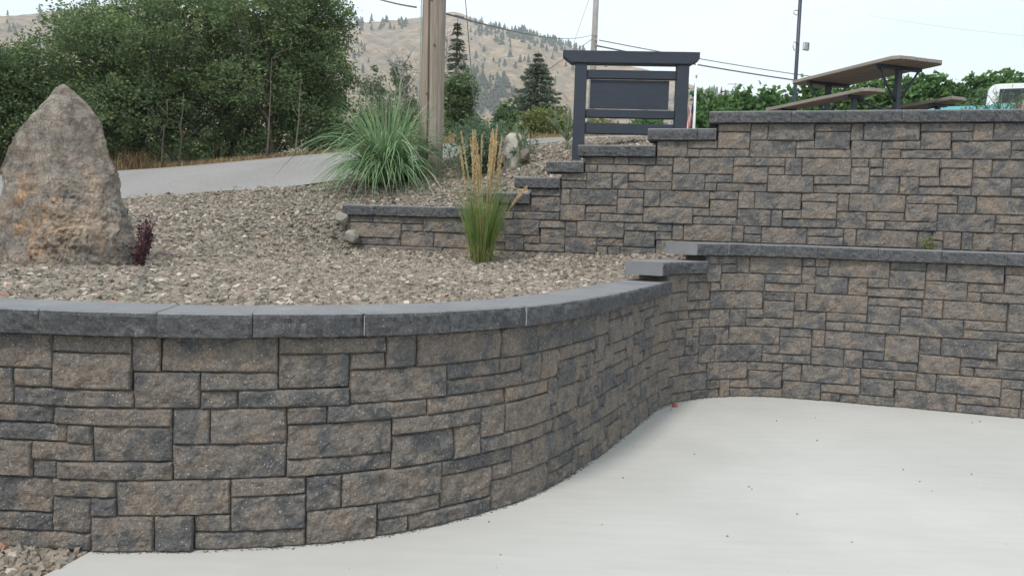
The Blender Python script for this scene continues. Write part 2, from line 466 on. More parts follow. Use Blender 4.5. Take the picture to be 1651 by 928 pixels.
def raw_mesh(name, verts, faces, tint=None, smooth=False, mat_idx=None):
    """verts (N,3); faces (M,k) array of equal-size faces or a list of such arrays."""
    verts = np.asarray(verts, np.float32)
    fl = faces if isinstance(faces, list) else [faces]
    fl = [np.asarray(f, np.int32) for f in fl if len(f)]
    me = bpy.data.meshes.new(name)
    me.vertices.add(len(verts))
    me.vertices.foreach_set('co', verts.ravel())
    nl = sum(f.size for f in fl)
    npoly = sum(len(f) for f in fl)
    me.loops.add(nl)
    me.loops.foreach_set('vertex_index', np.concatenate([f.ravel() for f in fl]))
    me.polygons.add(npoly)
    starts, s = [], 0
    for f in fl:
        k = f.shape[1]
        starts.append(s + np.arange(len(f)) * k)
        s += f.size
    me.polygons.foreach_set('loop_start', np.concatenate(starts).astype(np.int32))
    if mat_idx is not None:
        me.polygons.foreach_set('material_index', np.asarray(mat_idx, np.int32))
    me.polygons.foreach_set('use_smooth', np.full(npoly, bool(smooth)))
    me.update(calc_edges=True)
    if tint is not None:
        a = me.attributes.new('tint', 'FLOAT', 'FACE')
        a.data.foreach_set('value', np.asarray(tint, np.float32))
    me.validate()
    return me

class MB:
    """collects boxes, prisms and tubes into ONE mesh object"""
    def __init__(self):
        self.bm = bmesh.new()
    def box(self, c, s, rz=0.0, M=None):
        m = Matrix.Translation(c) @ Matrix.Rotation(rz, 4, 'Z') @ Matrix.Diagonal((s[0], s[1], s[2], 1))
        if M is not None:
            m = M @ m
        bmesh.ops.create_cube(self.bm, size=1.0, matrix=m)
        return self
    def beam(self, p0, p1, w, h, up=(0, 0, 1)):
        p0, p1 = Vector(p0), Vector(p1)
        d = p1 - p0
        x = d.normalized()
        z = Vector(up)
        y = z.cross(x)
        if y.length < 1e-4:
            y = Vector((0, 1, 0)).cross(x)
        y.normalize()
        z = x.cross(y)
        m = Matrix(((x.x, y.x, z.x, 0), (x.y, y.y, z.y, 0), (x.z, y.z, z.z, 0), (0, 0, 0, 1)))
        m = Matrix.Translation((p0 + p1) / 2) @ m @ Matrix.Diagonal((d.length, w, h, 1))
        bmesh.ops.create_cube(self.bm, size=1.0, matrix=m)
        return self
    def tube(self, pts, rad, n=8):
        pts = [Vector(p) for p in pts]
        rads = rad if isinstance(rad, (list, tuple)) else [rad] * len(pts)
        rings = []
        for i, p in enumerate(pts):
            d = (pts[min(i + 1, len(pts) - 1)] - pts[max(i - 1, 0)]).normalized()
            a = Vector((0, 0, 1)) if abs(d.z) < 0.9 else Vector((1, 0, 0))
            u = d.cross(a).normalized()
            w = d.cross(u)
            rings.append([self.bm.verts.new(p + (u * math.cos(2 * PI * k / n) + w * math.sin(2 * PI * k / n)) * rads[i]) for k in range(n)])
        for a, b in zip(rings, rings[1:]):
            for k in range(n):
                f = self.bm.faces.new((a[k], a[(k + 1) % n], b[(k + 1) % n], b[k]))
                f.smooth = True
        self.bm.faces.new(rings[0])
        self.bm.faces.new(rings[-1][::-1])
        return self
    def prism(self, poly, axis, lo, hi):
        """poly: 2-D outline; axis 'y' extrudes (x,z) along y, 'z' extrudes (x,y) along z, 'x' extrudes (y,z) along x"""
        f = {'y': lambda p, t: (p[0], t, p[1]), 'z': lambda p, t: (p[0], p[1], t), 'x': lambda p, t: (t, p[0], p[1])}[axis]
        a = [self.bm.verts.new(f(p, lo)) for p in poly]
        b = [self.bm.verts.new(f(p, hi)) for p in poly]
        n = len(poly)
        self.bm.faces.new(a)
        self.bm.faces.new(b[::-1])
        for i in range(n):
            self.bm.faces.new((a[i], b[i], b[(i + 1) % n], a[(i + 1) % n]))
        return self
    def build(self, name, mat, parent=None, bevel=0.0, seg=1):
        bmesh.ops.recalc_face_normals(self.bm, faces=self.bm.faces[:])
        if bevel > 0:
            es = [e for e in self.bm.edges if len(e.link_faces) == 2 and e.calc_face_angle(0) > 0.6]
            bmesh.ops.bevel(self.bm, geom=es, offset=bevel, segments=seg, affect='EDGES', clamp_overlap=True)
        me = bpy.data.meshes.new(name)
        self.bm.to_mesh(me)
        self.bm.free()
        return new_obj(name, me, parent, (mat,))

def fbm(p, sc, oct=4):
    v, a = 0.0, 1.0
    q = Vector(p) * sc
    for _ in range(oct):
        v += a * mnoise.noise(q)
        q = q * 2.03 + Vector((3.1, 7.7, 1.3))
        a *= 0.5
    return v

# ------------------------------------------------------------------ plan of the walls
class Curve:
    def __init__(self, pts, smooth=True, n=24):
        pts = np.array(pts, float)
        if smooth:
            P = np.vstack([2 * pts[0] - pts[1], pts, 2 * pts[-1] - pts[-2]])
            out = []
            for i in range(1, len(P) - 2):
                p0, p1, p2, p3 = P[i - 1:i + 3]
                for t in np.linspace(0, 1, n, endpoint=False):
                    out.append(0.5 * ((2 * p1) + (-p0 + p2) * t + (2 * p0 - 5 * p1 + 4 * p2 - p3) * t * t + (-p0 + 3 * p1 - 3 * p2 + p3) * t ** 3))
            out.append(P[-2])
            pts = np.array(out)
        else:
            pts = np.vstack([pts[0] + (pts[-1] - pts[0]) * t for t in np.linspace(0, 1, 200)])
        self.p = pts
        self.s = np.concatenate([[0], np.cumsum(np.linalg.norm(np.diff(pts, axis=0), axis=1))])
        d = np.gradient(pts, axis=0)
        k = 9
        pad = np.pad(d, ((k, k), (0, 0)), mode='edge')
        d = np.array([pad[i:i + 2 * k + 1].mean(0) for i in range(len(d))])
        d /= np.linalg.norm(d, axis=1)[:, None]
        self.nrm = np.stack([d[:, 1], -d[:, 0]], 1)     # towards the patio
        self.len = self.s[-1]
    def pos(self, s, off=0.0):
        s = np.asarray(s, float)
        x = np.interp(s, self.s, self.p[:, 0]); y = np.interp(s, self.s, self.p[:, 1])
        nx = np.interp(s, self.s, self.nrm[:, 0]); ny = np.interp(s, self.s, self.nrm[:, 1])
        l = np.hypot(nx, ny)
        return np.stack([x + nx / l * off, y + ny / l * off], -1)
    def s_of_px(self, px, z, off=0.0):
        xy = self.pos(self.s, off)
        q = np.column_stack([xy, np.full(len(xy), z)])
        ok = q[:, 1] > 0.5
        X, _ = project(q[ok])
        X = np.maximum.accumulate(X)
        return float(np.interp(px, X, self.s[ok]))

CRS = 0.081          # one small course
CAP_H = 0.11
LOW = Curve([(-5.2, 3.55), (-4.0, 3.54), (-3.0, 3.53), (-2.26, 3.51), (-1.82, 3.48), (-1.45, 3.51), (-1.17, 3.56), (-0.9, 3.63), (-0.63, 3.74), (-0.35, 3.91), (-0.05, 4.17),
             (0.13, 4.38), (0.31, 4.67), (0.54, 5.10), (0.81, 5.69), (1.07, 6.28), (1.29, 6.74), (1.55, 7.05), (1.90, 7.27),
             (2.25, 7.36), (2.73, 7.30), (3.23, 7.15), (3.71, 7.0), (4.39, 6.78), (5.2, 6.52), (6.4, 6.12)])
UP_A, UP_B = np.array([-1.87, 8.88]), np.array([6.6, 6.555])
UPW = Curve([UP_A, UP_B], smooth=False)
UP_TOP = 2.54        # top of the upper blocks (cap sits on it)
LOW_TOP = 16 * CRS   # top of the tall part's blocks

# ------------------------------------------------------------------ terrain heights
def tps(pts):
    P = np.array(pts, float)
    xy, z = P[:, :2], P[:, 2]
    n = len(P)
    d = np.linalg.norm(xy[:, None] - xy[None], axis=2)
    K = np.where(d > 0, d * d * np.log(np.maximum(d, 1e-9)), 0) + np.eye(n) * 0.02
    A = np.zeros((n + 3, n + 3))
    A[:n, :n] = K
    A[:n, n] = 1; A[:n, n + 1:] = xy
    A[n, :n] = 1; A[n + 1:, :n] = xy.T
    w = np.linalg.solve(A, np.concatenate([z, np.zeros(3)]))
    def f(x, y):
        x = np.asarray(x, float); y = np.asarray(y, float)
        out = w[n] + w[n + 1] * x + w[n + 2] * y
        for i in range(n):
            r2 = (x - xy[i, 0]) ** 2 + (y - xy[i, 1]) ** 2
            out = out + w[i] * 0.5 * r2 * np.log(np.maximum(r2, 1e-12))
        return out
    return f

_edge = [(-4.8, 10.0, 1.67), (-4.1, 10.2, 1.77), (-2.6, 10.5, 1.94), (-7, 9.6, 1.45)]
Z_LOW = tps([(-4.5, 3.9, 1.05), (-3.2, 3.85, 1.05), (-2.3, 3.85, 1.05), (-1.2, 3.9, 1.05), (-0.7, 4.1, 1.05), (0.0, 4.75, 1.05), (0.40, 5.7, 1.05),
             (0.9, 6.9, 1.06), (1.2, 7.4, 1.14), (1.9, 7.6, 1.3), (3.0, 7.4, 1.33), (5.0, 6.8, 1.33), (-1.9, 8.75, 1.21), (-1.4, 8.65, 1.18), (0.1, 8.25, 1.2), (1.3, 7.95, 1.25),
             (-3.3, 5.9, 1.12), (-6, 6, 1.15), (-2.5, 8.7, 1.43), (-0.5, 6.5, 1.10)] + _edge)
Z_UP = tps([(-1.8, 9.15, 1.63), (-0.9, 9.0, 1.66), (-0.2, 8.75, 1.70), (0.1, 8.7, 1.80), (0.4, 8.6, 1.95), (0.7, 8.5, 2.11), (1.1, 8.4, 2.27), (1.7, 8.2, 2.43),
            (2.3, 8.0, 2.58), (3.5, 7.7, 2.6), (5, 7.3, 2.6), (7, 6.7, 2.6), (-1, 10.3, 2.15), (0.5, 9.8, 2.36), (1, 9.1, 2.38), (2.1, 9, 2.5), (4.6, 9.8, 2.75),
            (11, 20, 3.7), (-7, 17, 2.5), (-3.4, 17.5, 2.95), (-1, 19, 3.2), (1.2, 20, 3.4), (-12, 18, 2.3), (-14, 10, 1.2), (15, 12, 3.2), (20, 30, 4.1), (-20, 30, 2.9),
            (0, 30, 3.95), (-2.5, 8.95, 1.5), (-6, 6, 1.15), (-3.3, 5.9, 1.12)] + _edge)
_ud = (UP_B - UP_A) / np.linalg.norm(UP_B - UP_A)
_un = np.array([-_ud[1], _ud[0]])          # behind the wall
def T(x, y):
    x = np.asarray(x, float); y = np.asarray(y, float)
    rx, ry = x - UP_A[0], y - UP_A[1]
    al = rx * _ud[0] + ry * _ud[1]
    ac = rx * _un[0] + ry * _un[1] - 0.13
    wdt = np.where(al > 0, 0.02, 0.05 + 0.55 * np.abs(al))
    k = np.clip(ac / wdt * 0.5 + 0.5, 0, 1)
    k = k * k * (3 - 2 * k)
    z = Z_LOW(x, y) * (1 - k) + Z_UP(x, y) * k
    far = np.clip((np.hypot(x, y) - 26) / 14, 0, 1)
    return z * (1 - far) + 4.0 * far
def hit(px, py, y0=3.8, y1=40):
    """where the line of sight through a photo pixel meets the ground"""
    d = ray(px, py)
    d = d / d[1]
    Y = np.linspace(y0, y1, 1500)
    x, z = d[0] * Y, CAM_H + d[2] * Y
    g = T(x, Y)
    i = int(np.argmax(z <= g))
    return np.array([x[i], Y[i], float(g[i])])
def on(x, y):
    return np.array([x, y, float(T(x, y))])

# ------------------------------------------------------------------ setting: patio, beds, road, ground, hills
def sheet(name, xs, ys, zf, mat, mask=None, kind='structure', smooth=True):
    X, Y = np.meshgrid(xs, ys)
    Z = zf(X, Y)
    nx = len(xs)
    v = np.stack([X, Y, Z], -1).reshape(-1, 3)
    i, j = np.meshgrid(np.arange(nx - 1), np.arange(len(ys) - 1))
    a = (j * nx + i).ravel()
    f = np.stack([a, a + 1, a + 1 + nx, a + nx], 1)
    if mask is not None:
        cx = (X[:-1, :-1] + X[1:, 1:]).ravel() / 2
        cy = (Y[:-1, :-1] + Y[1:, 1:]).ravel() / 2
        f = f[mask(cx, cy)]
    o = new_obj(name, raw_mesh(name, v, f, smooth=smooth), None, (mat,))
    return tag(o, kind=kind)

def behind_low(x, y, off=-0.12):
    """True behind the lower wall (inside the garden)"""
    q = LOW.pos(LOW.s, off)
    x = np.asarray(x, float); y = np.asarray(y, float)
    sh = x.shape
    P = np.column_stack([x.ravel(), y.ravel()])
    out = np.zeros(len(P), bool)
    idx = np.arange(0, len(q), 4)
    for k in range(0, len(P), 20000):
        c = P[k:k + 20000]
        d = ((c[:, None, :] - q[None, idx, :]) ** 2).sum(2)
        m = idx[d.argmin(1)]
        out[k:k + 20000] = ((c - q[m]) * LOW.nrm[m]).sum(1) < 0
    return out.reshape(sh)

# patio slab: real thickness, slanting free edge at the left where loose gravel begins
pb = MB()
pb.prism([(-1.815, 3.60), (-1.86, 3.36), (-2.45, 1.4), (-3.3, -1.6), (-4.6, -6), (13, -6), (13, 7.2), (5.2, 7.2), (2.2, 7.6), (1.0, 7.0), (0.2, 4.8), (-0.6, 3.95)], 'z', -0.09, 0.0)
patio = pb.build('patio', M_CONC)
tag(patio, kind='structure')

# one ground sheet out to the horizon: low in front, rising to the yard behind the garden
def gz(X, Y):
    z = T(X, Y) - 0.05
    return np.where(Y < 10.4, -0.06, z)
gx = np.concatenate([-np.geomspace(3000, 30, 18), np.arange(-28, 28.1, 0.4), np.geomspace(30, 3000, 18)])
gy = np.concatenate([[-3000, -800, -200, -50, -20, -8, 0, 5, 10.35], np.arange(10.45, 40, 0.4), np.geomspace(41, 3000, 22)])
ground = sheet('ground', gx, gy, gz, M_GROUND)

# gravel bed surface under the stones
bx = np.arange(-8.4, 7.4, 0.07)
by = np.arange(3.55, 12.6, 0.07)
ROAD_NEAR = np.array([(-16, 8.9), (-9, 9.55), (-6, 9.85), (-4.8, 10.0), (-2.6, 10.55), (-0.9, 11.0), (0.8, 11.5), (3, 12.3), (8, 14.4), (20, 20)])
ROAD_FAR = np.array([(-22, 15.0), (-12, 16.0), (-7.4, 16.9), (-5, 17.2), (-3.2, 17.6), (-1, 18.3), (1.2, 19.0), (4, 19.8), (9, 21.5), (20, 26)])
def road_near_y(x): return np.interp(x, ROAD_NEAR[:, 0], ROAD_NEAR[:, 1])
def bed_mask(x, y):
    m = behind_low(x, y)
    return m & ((y < road_near_y(x) + 0.25) | (x > 1.2))
bed = sheet('gravel_bed', bx, by, lambda X, Y: T(X, Y), M_BED, bed_mask)

# road: strip following the ground, a little proud of it
nA, nC = 160, 26
ta = np.linspace(0, 1, nA)
def along(P, t):
    s = np.concatenate([[0], np.cumsum(np.linalg.norm(np.diff(P, axis=0), axis=1))])
    return np.stack([np.interp(t * s[-1], s, P[:, 0]), np.interp(t * s[-1], s, P[:, 1])], 1)
rn, rf = along(ROAD_NEAR, ta), along(ROAD_FAR, ta)
rv = []
for i in range(nA):
    for j in range(nC):
        t = j / (nC - 1)
        wob = 0.07 * math.sin(i * 1.3) * (1 - t if t < .5 else t) if j in (0, nC - 1) else 0
        p = rn[i] * (1 - t) + rf[i] * t
        crown = 0.05 * math.sin(PI * t)
        rv.append((p[0], p[1] + wob, float(T(p[0], p[1])) + 0.012 + crown))
i, j = np.meshgrid(np.arange(nA - 1), np.arange(nC - 1), indexing='ij')
a = (i * nC + j).ravel()
road = new_obj('road', raw_mesh('road', rv, np.stack([a, a + nC, a + nC + 1, a + 1], 1), smooth=True), None, (M_ROAD,))
tag(road, kind='structure')

# hills
PROF = np.array([(-900, 120), (-500, 60), (-200, 28), (0, 24), (60, 20), (110, 12), (200, 4), (300, 12), (420, 26), (520, 36), (565, 37), (600, 33), (640, 30), (690, 25),
                 (720, 18), (740, 17), (760, 27), (785, 38), (820, 46), (850, 53), (880, 60), (910, 70), (935, 80), (960, 91), (1000, 101), (1050, 113), (1090, 126), (1120, 137),
                 (1150, 146), (1200, 160), (1300, 176), (1500, 190), (1800, 205), (2400, 250)], float)
HD0, HD1 = 330.0, 980.0
HPX = np.linspace(-900, 2400, 300)
HT = np.concatenate([np.linspace(0, 1, 90), np.linspace(1.03, 1.3, 8)])
def hill_point(px, t):
    yr = float(np.interp(px, PROF[:, 0], PROF[:, 1]))
    d = ray(px, yr)
    h = math.hypot(d[0], d[1])
    ux, uy, sl = d[0] / h, d[1] / h, d[2] / h
    D = HD0 + (HD1 - HD0) * t
    zr = sl * HD1
    tt = min(t, 1.0)
    z = 4 + (zr - 4) * (0.18 * tt + 0.82 * tt ** 1.35)
    if t > 1:
        z -= (t - 1) * 260
    x, y = ux * D, uy * D
    q = Vector((x, y, 0))
    w = min(1, 5 * (1 - tt) + 0.06) * min(1, tt * 4)
    rid = 1 - abs(fbm((px * 0.9, t * 240, 3.0), 0.013, 4)) * 2
    z += w * (16 * rid - 8 + 13 * fbm(q, 0.011, 4)) + 1.8 * fbm(q, 0.05, 3) * min(1, tt * 4)
    return (x, y, z)
hv = np.array([[hill_point(p, t) for p in HPX] for t in HT])
nx = len(HPX)
i, j = np.meshgrid(np.arange(nx - 1), np.arange(len(HT) - 1))
a = (j * nx + i).ravel()
hills = new_obj('hills', raw_mesh('hills', hv.reshape(-1, 3), np.stack([a, a + 1, a + 1 + nx, a + nx], 1), smooth=True), None, (M_HILL,))
tag(hills, kind='structure')

# air: even thin haze round everything
hz = MB().box((0, 520, 174), (3800, 1600, 360)).build('haze', M_WHITE)
hz.data.materials.clear()
hm = bpy.data.materials.new('thin_haze')
hm.use_nodes = True
hm.node_tree.nodes.clear()
pv = hm.node_tree.nodes.new('ShaderNodeVolumePrincipled')
pv.inputs['Color'].default_value = (0.93, 0.965, 1.0, 1)
pv.inputs['Density'].default_value = 0.0004
ho = hm.node_tree.nodes.new('ShaderNodeOutputMaterial')
hm.node_tree.links.new(pv.outputs[0], ho.inputs['Volume'])
hz.data.materials.append(hm)
tag(hz, kind='stuff')
hz['label'] = 'thin pale haze in the air over the valley'

# ------------------------------------------------------------------ split-face blocks
def block_mesh(cv, s0, s1, z0, z1, depth, seed, cell, end_open=False):
    """one rough-faced block: real edges, proud uneven face, tapering into the joint"""
    g = 0.0012
    s0 += g; s1 -= g; z0 += g * 0.8; z1 -= g * 0.8
    w, h = s1 - s0, z1 - z0
    nxs, nzs = max(3, int(round(w / cell))), max(2, int(round(h / cell)))
    # grid lines: tight near the edges so the arris is rounded
    e = 0.0105
    us = np.concatenate([[0, min(e * .45, w * .12), min(e, w * .2)], np.linspace(min(e, w * .2), w - min(e, w * .2), nxs)[1:-1], [w - min(e, w * .2), w - min(e * .45, w * .12), w]])
    ws = np.concatenate([[0, min(e * .45, h * .12), min(e, h * .2)], np.linspace(min(e, h * .2), h - min(e, h * .2), nzs)[1:-1], [h - min(e, h * .2), h - min(e * .45, h * .12), h]])
    rr = random.Random(seed)
    tiltx, tiltz, base = rr.uniform(-.006, .006), rr.uniform(-.006, .004), rr.uniform(-0.007, 0.009)
    cw, ch = rr.uniform(.3, .7), rr.uniform(.3, .7)
    nu, nw = len(us), len(ws)
    verts = np.zeros((nw, nu, 3))
    for b, ww in enumerate(ws):
        for a_, uu in enumerate(us):
            du, dw = min(uu, w - uu), min(ww, h - ww)
            dd = min(du, dw)
            edge = -0.013 * (1 - min(1, dd / e)) ** 2
            n = fbm((uu + seed * 1.7, ww, seed * .37), 15, 4)
            n += 0.55 * (0.5 - abs(mnoise.noise(Vector((uu * 24 + seed, ww * 30 + uu * 9, seed * .9)))))
            bulge = 0.006 * (1 - (abs(uu / w - cw) * 1.25) ** 2 - (abs(ww / h - ch) * 1.1) ** 2)
            off = base + edge + bulge + tiltx * (uu / w * 2 - 1) + tiltz * (ww / h * 2 - 1) + 0.0125 * n * min(1, dd / 0.012 + 0.2)
            jit = 0.0022 * fbm((uu * 3 + seed, ww * 3, 9.1), 14, 2)
            ss = s0 + uu + (jit if a_ in (0, nu - 1) else 0)
            p = cv.pos(ss, off)
            verts[b, a_] = (p[0], p[1], z0 + ww + (jit if b in (0, nw - 1) else 0))
    front = verts.reshape(-1, 3)
    # back ring
    def bp(u, zz):
        p = cv.pos(s0 + u, -depth)
        return (p[0], p[1], zz)
    back = np.array([bp(0, z0), bp(w, z0), bp(w, z1), bp(0, z1)])
    V = np.vstack([front, back])
    nF = nu * nw
    i, j = np.meshgrid(np.arange(nu - 1), np.arange(nw - 1))
    a = (j * nu + i).ravel()
    quads = np.stack([a, a + 1, a + 1 + nu, a + nu], 1)
    idx = np.arange(nF).reshape(nw, nu)
    ngons = [list(idx[0, ::-1]) + [nF, nF + 1], list(idx[-1, :]) + [nF + 2, nF + 3],
             list(idx[:, 0]) + [nF + 3, nF], list(idx[::-1, -1]) + [nF + 1, nF + 2], [nF + 1, nF, nF + 3, nF + 2]]
    c = (V.min(0) + V.max(0)) / 2
    fl = [quads] + [np.array([g_]) for g_ in ngons]
    me = raw_mesh('block', V - c, fl, smooth=False)
    return me, c

def cap_mesh(cv, s0, s1, ztop, front, back, seed, ends=(0, 0)):
    g = 0.0018
    s0 += g; s1 -= g
    rr = random.Random(seed)
    ztop = ztop + rr.uniform(-.002, .002)
    front = front + rr.uniform(-.004, .004)
    n = max(4, int(round((s1 - s0) / 0.016)))
    ss = np.linspace(s0, s1, n + 1)
    zs = np.array([ztop - 0.008, ztop - 0.022, ztop - 0.045, ztop - 0.07, ztop - 0.092, ztop - CAP_H + 0.004, ztop - CAP_H])
    rows = []
    # profile from the inner bottom over the top to the front bottom
    rows.append([(-back, ztop - CAP_H)] * (n + 1))
    rows.append([(-back, ztop - 0.004)] * (n + 1))
    rows.append([(-back + 0.004, ztop)] * (n + 1))
    rows.append([(front - 0.014, ztop)] * (n + 1))
    for k, z in enumerate(zs):
        r = []
        for q in range(n + 1):
            d = 0.013 * fbm((ss[q] * 1.0 + seed * 2.1, z, seed * .7), 24, 4)
            ed = min(q, n - q)
            lip = (-0.002 if k == 0 else 0) - (0.006 if k == len(zs) - 1 else 0)
            r.append((front + (d if k > 0 else d * 0.4 - 0.004) + lip - (0.004 if ed == 0 else 0), z))
        rows.append(r)
    V = []
    for r in rows:
        for q in range(n + 1):
            p = cv.pos(ss[q], r[q][0])
            V.append((p[0], p[1], r[q][1]))
    V = np.array(V)
    m = n + 1
    k = len(rows)
    quads, mi = [], []
    for r in range(k - 1):
        for q in range(n):
            a = r * m + q
            quads.append((a, a + m, a + m + 1, a + 1))
            mi.append(1 if r >= 4 else 0)
    for q in range(n):                       # underside
        a = (k - 1) * m + q
        quads.append((a, q, q + 1, a + 1))
        mi.append(1)
    e0 = [r * m for r in range(k)]
    e1 = [r * m + n for r in range(k)][::-1]
    c = (V.min(0) + V.max(0)) / 2
    me = raw_mesh('cap_stone', V - c, [np.array(quads), np.array([e0]), np.array([e1])], mat_idx=mi + [0, 0])
    return me, c

# traced joints of the photograph's blocks: (left px, right px, first row from the top, rows high)
def tr(o, sc, items):
    return [(o + a / sc, o + b / sc, r, h) for a, b, r, h in items]
NEAR = tr(0, 1.982, [(-110, 166, 0, 2), (167, 423, 0, 1), (168, 423, 1, 2), (-110, 46, 2, 2), (46, 167, 2, 1), (46, 423, 3, 1), (425, 511, 0, 2), (512, 886, 0, 2), (426, 637, 2, 2),
    (638, 884, 2, 1), (638, 763, 3, 1), (763, 1117, 3, 1), (887, 1234, 0, 1), (886, 1119, 1, 2),
    (-110, 171, 4, 1), (172, 546, 4, 1), (-110, 214, 5, 1), (215, 300, 5, 1), (300, 546, 5, 2), (-110, 99, 6, 2), (100, 299, 6, 1), (101, 186, 7, 1), (187, 546, 7, 1),
    (547, 673, 4, 2), (673, 918, 4, 2), (549, 916, 6, 2),
    (-110, 166, 8, 2), (167, 372, 8, 1), (167, 289, 9, 2), (290, 371, 9, 1), (-110, 167, 10, 1), (-110, 291, 11, 1), (372, 739, 8, 2), (294, 493, 10, 2), (494, 614, 10, 2), (615, 738, 10, 1),
    (740, 978, 8, 1), (741, 977, 9, 2), (615, 977, 11, 1)])
NEAR += tr(450, 1.982, [(230, 342, 1, 1), (343, 443, 0, 2), (229, 537, 2, 2), (443, 710, 0, 2), (710, 826, 0, 2), (826, 938, 0, 2), (538, 701, 2, 1), (702, 771, 2, 1), (538, 771, 3, 1),
    (772, 831, 2, 2), (831, 878, 2, 2), (938, 1000, 0, 2), (27, 151, 4, 1), (26, 363, 5, 2), (25, 360, 7, 1), (154, 471, 4, 1), (472, 724, 4, 1), (725, 845, 4, 1), (365, 643, 5, 1), (643, 719, 5, 2), (719, 843, 5, 2),
    (362, 556, 6, 2), (556, 641, 6, 2), (641, 829, 7, 1), (88, 201, 8, 2), (202, 516, 8, 2), (86, 311, 10, 2), (311, 505, 10, 1), (312, 411, 11, 1), (411, 673, 11, 1), (516, 744, 8, 1),
    (508, 680, 9, 2), (680, 744, 9, 1), (744, 806, 8, 2), (673, 857, 10, 2), (807, 930, 8, 2), (857, 925, 10, 1)])
NEAR = [(a, b, r + 4, h) for a, b, r, h in NEAR]
RIGHT = tr(1150, 2.729, [(-50, 105, 0, 1), (105, 158, 0, 2), (159, 393, 0, 2), (394, 449, 0, 1), (390, 447, 1, 2), (35, 105, 1, 1), (-30, 35, 1, 2), (38, 226, 2, 2), (228, 387, 2, 1), (228, 443, 3, 1),
    (450, 510, 0, 1), (450, 510, 1, 1), (511, 776, 0, 2), (777, 936, 0, 1), (775, 932, 1, 2), (448, 591, 2, 2), (592, 681, 2, 2), (682, 774, 2, 1), (682, 921, 3, 1), (936, 1026, 0, 2),
    (1027, 1281, 0, 2), (1282, 1430, 0, 1), (930, 1118, 2, 2), (1119, 1277, 2, 1), (1117, 1176, 3, 1), (1177, 1420, 3, 1), (1281, 1420, 1, 2),
    (5, 221, 4, 2), (222, 356, 4, 1), (357, 411, 4, 2), (412, 674, 4, 2), (222, 353, 5, 2), (680, 918, 4, 1), (676, 821, 5, 2), (822, 916, 5, 1), (918, 1009, 4, 2), (1011, 1297, 4, 2),
    (0, 71, 6, 2), (72, 146, 6, 2), (147, 219, 6, 1), (147, 350, 7, 1), (353, 493, 6, 2), (494, 670, 6, 1), (494, 579, 7, 1), (580, 819, 7, 1), (820, 1098, 6, 2), (1099, 1294, 6, 1), (1099, 1356, 7, 1), (1297, 1358, 4, 3),
    (22, 66, 8, 2), (67, 291, 8, 2), (292, 431, 8, 1), (432, 488, 8, 2), (489, 753, 8, 2), (22, 214, 10, 2), (215, 291, 10, 1), (292, 429, 9, 2), (215, 427, 11, 1), (429, 571, 10, 2), (572, 661, 10, 2),
    (662, 751, 10, 1), (662, 897, 11, 1), (754, 906, 8, 3), (907, 999, 8, 2), (1000, 1251, 8, 2), (1252, 1420, 8, 1), (905, 1087, 10, 2), (1088, 1249, 10, 1), (1088, 1149, 11, 1), (1150, 1420, 11, 1), (1250, 1420, 9, 2),
    (-10, 150, 12, 2), (151, 304, 12, 1), (305, 389, 12, 2), (390, 650, 12, 2), (151, 303, 13, 2), (654, 889, 12, 1), (0, 26, 14, 1), (27, 73, 14, 2), (74, 151, 14, 1), (74, 302, 15, 1), (303, 471, 14, 2),
    (472, 645, 14, 1), (472, 556, 15, 1), (557, 795, 15, 1), (648, 798, 13, 2), (799, 889, 13, 1), (890, 981, 12, 2), (982, 1266, 12, 2), (797, 1070, 14, 2), (1071, 1261, 14, 1), (1071, 1321, 15, 1), (1262, 1330, 13, 2), (1266, 1420, 12, 1)])
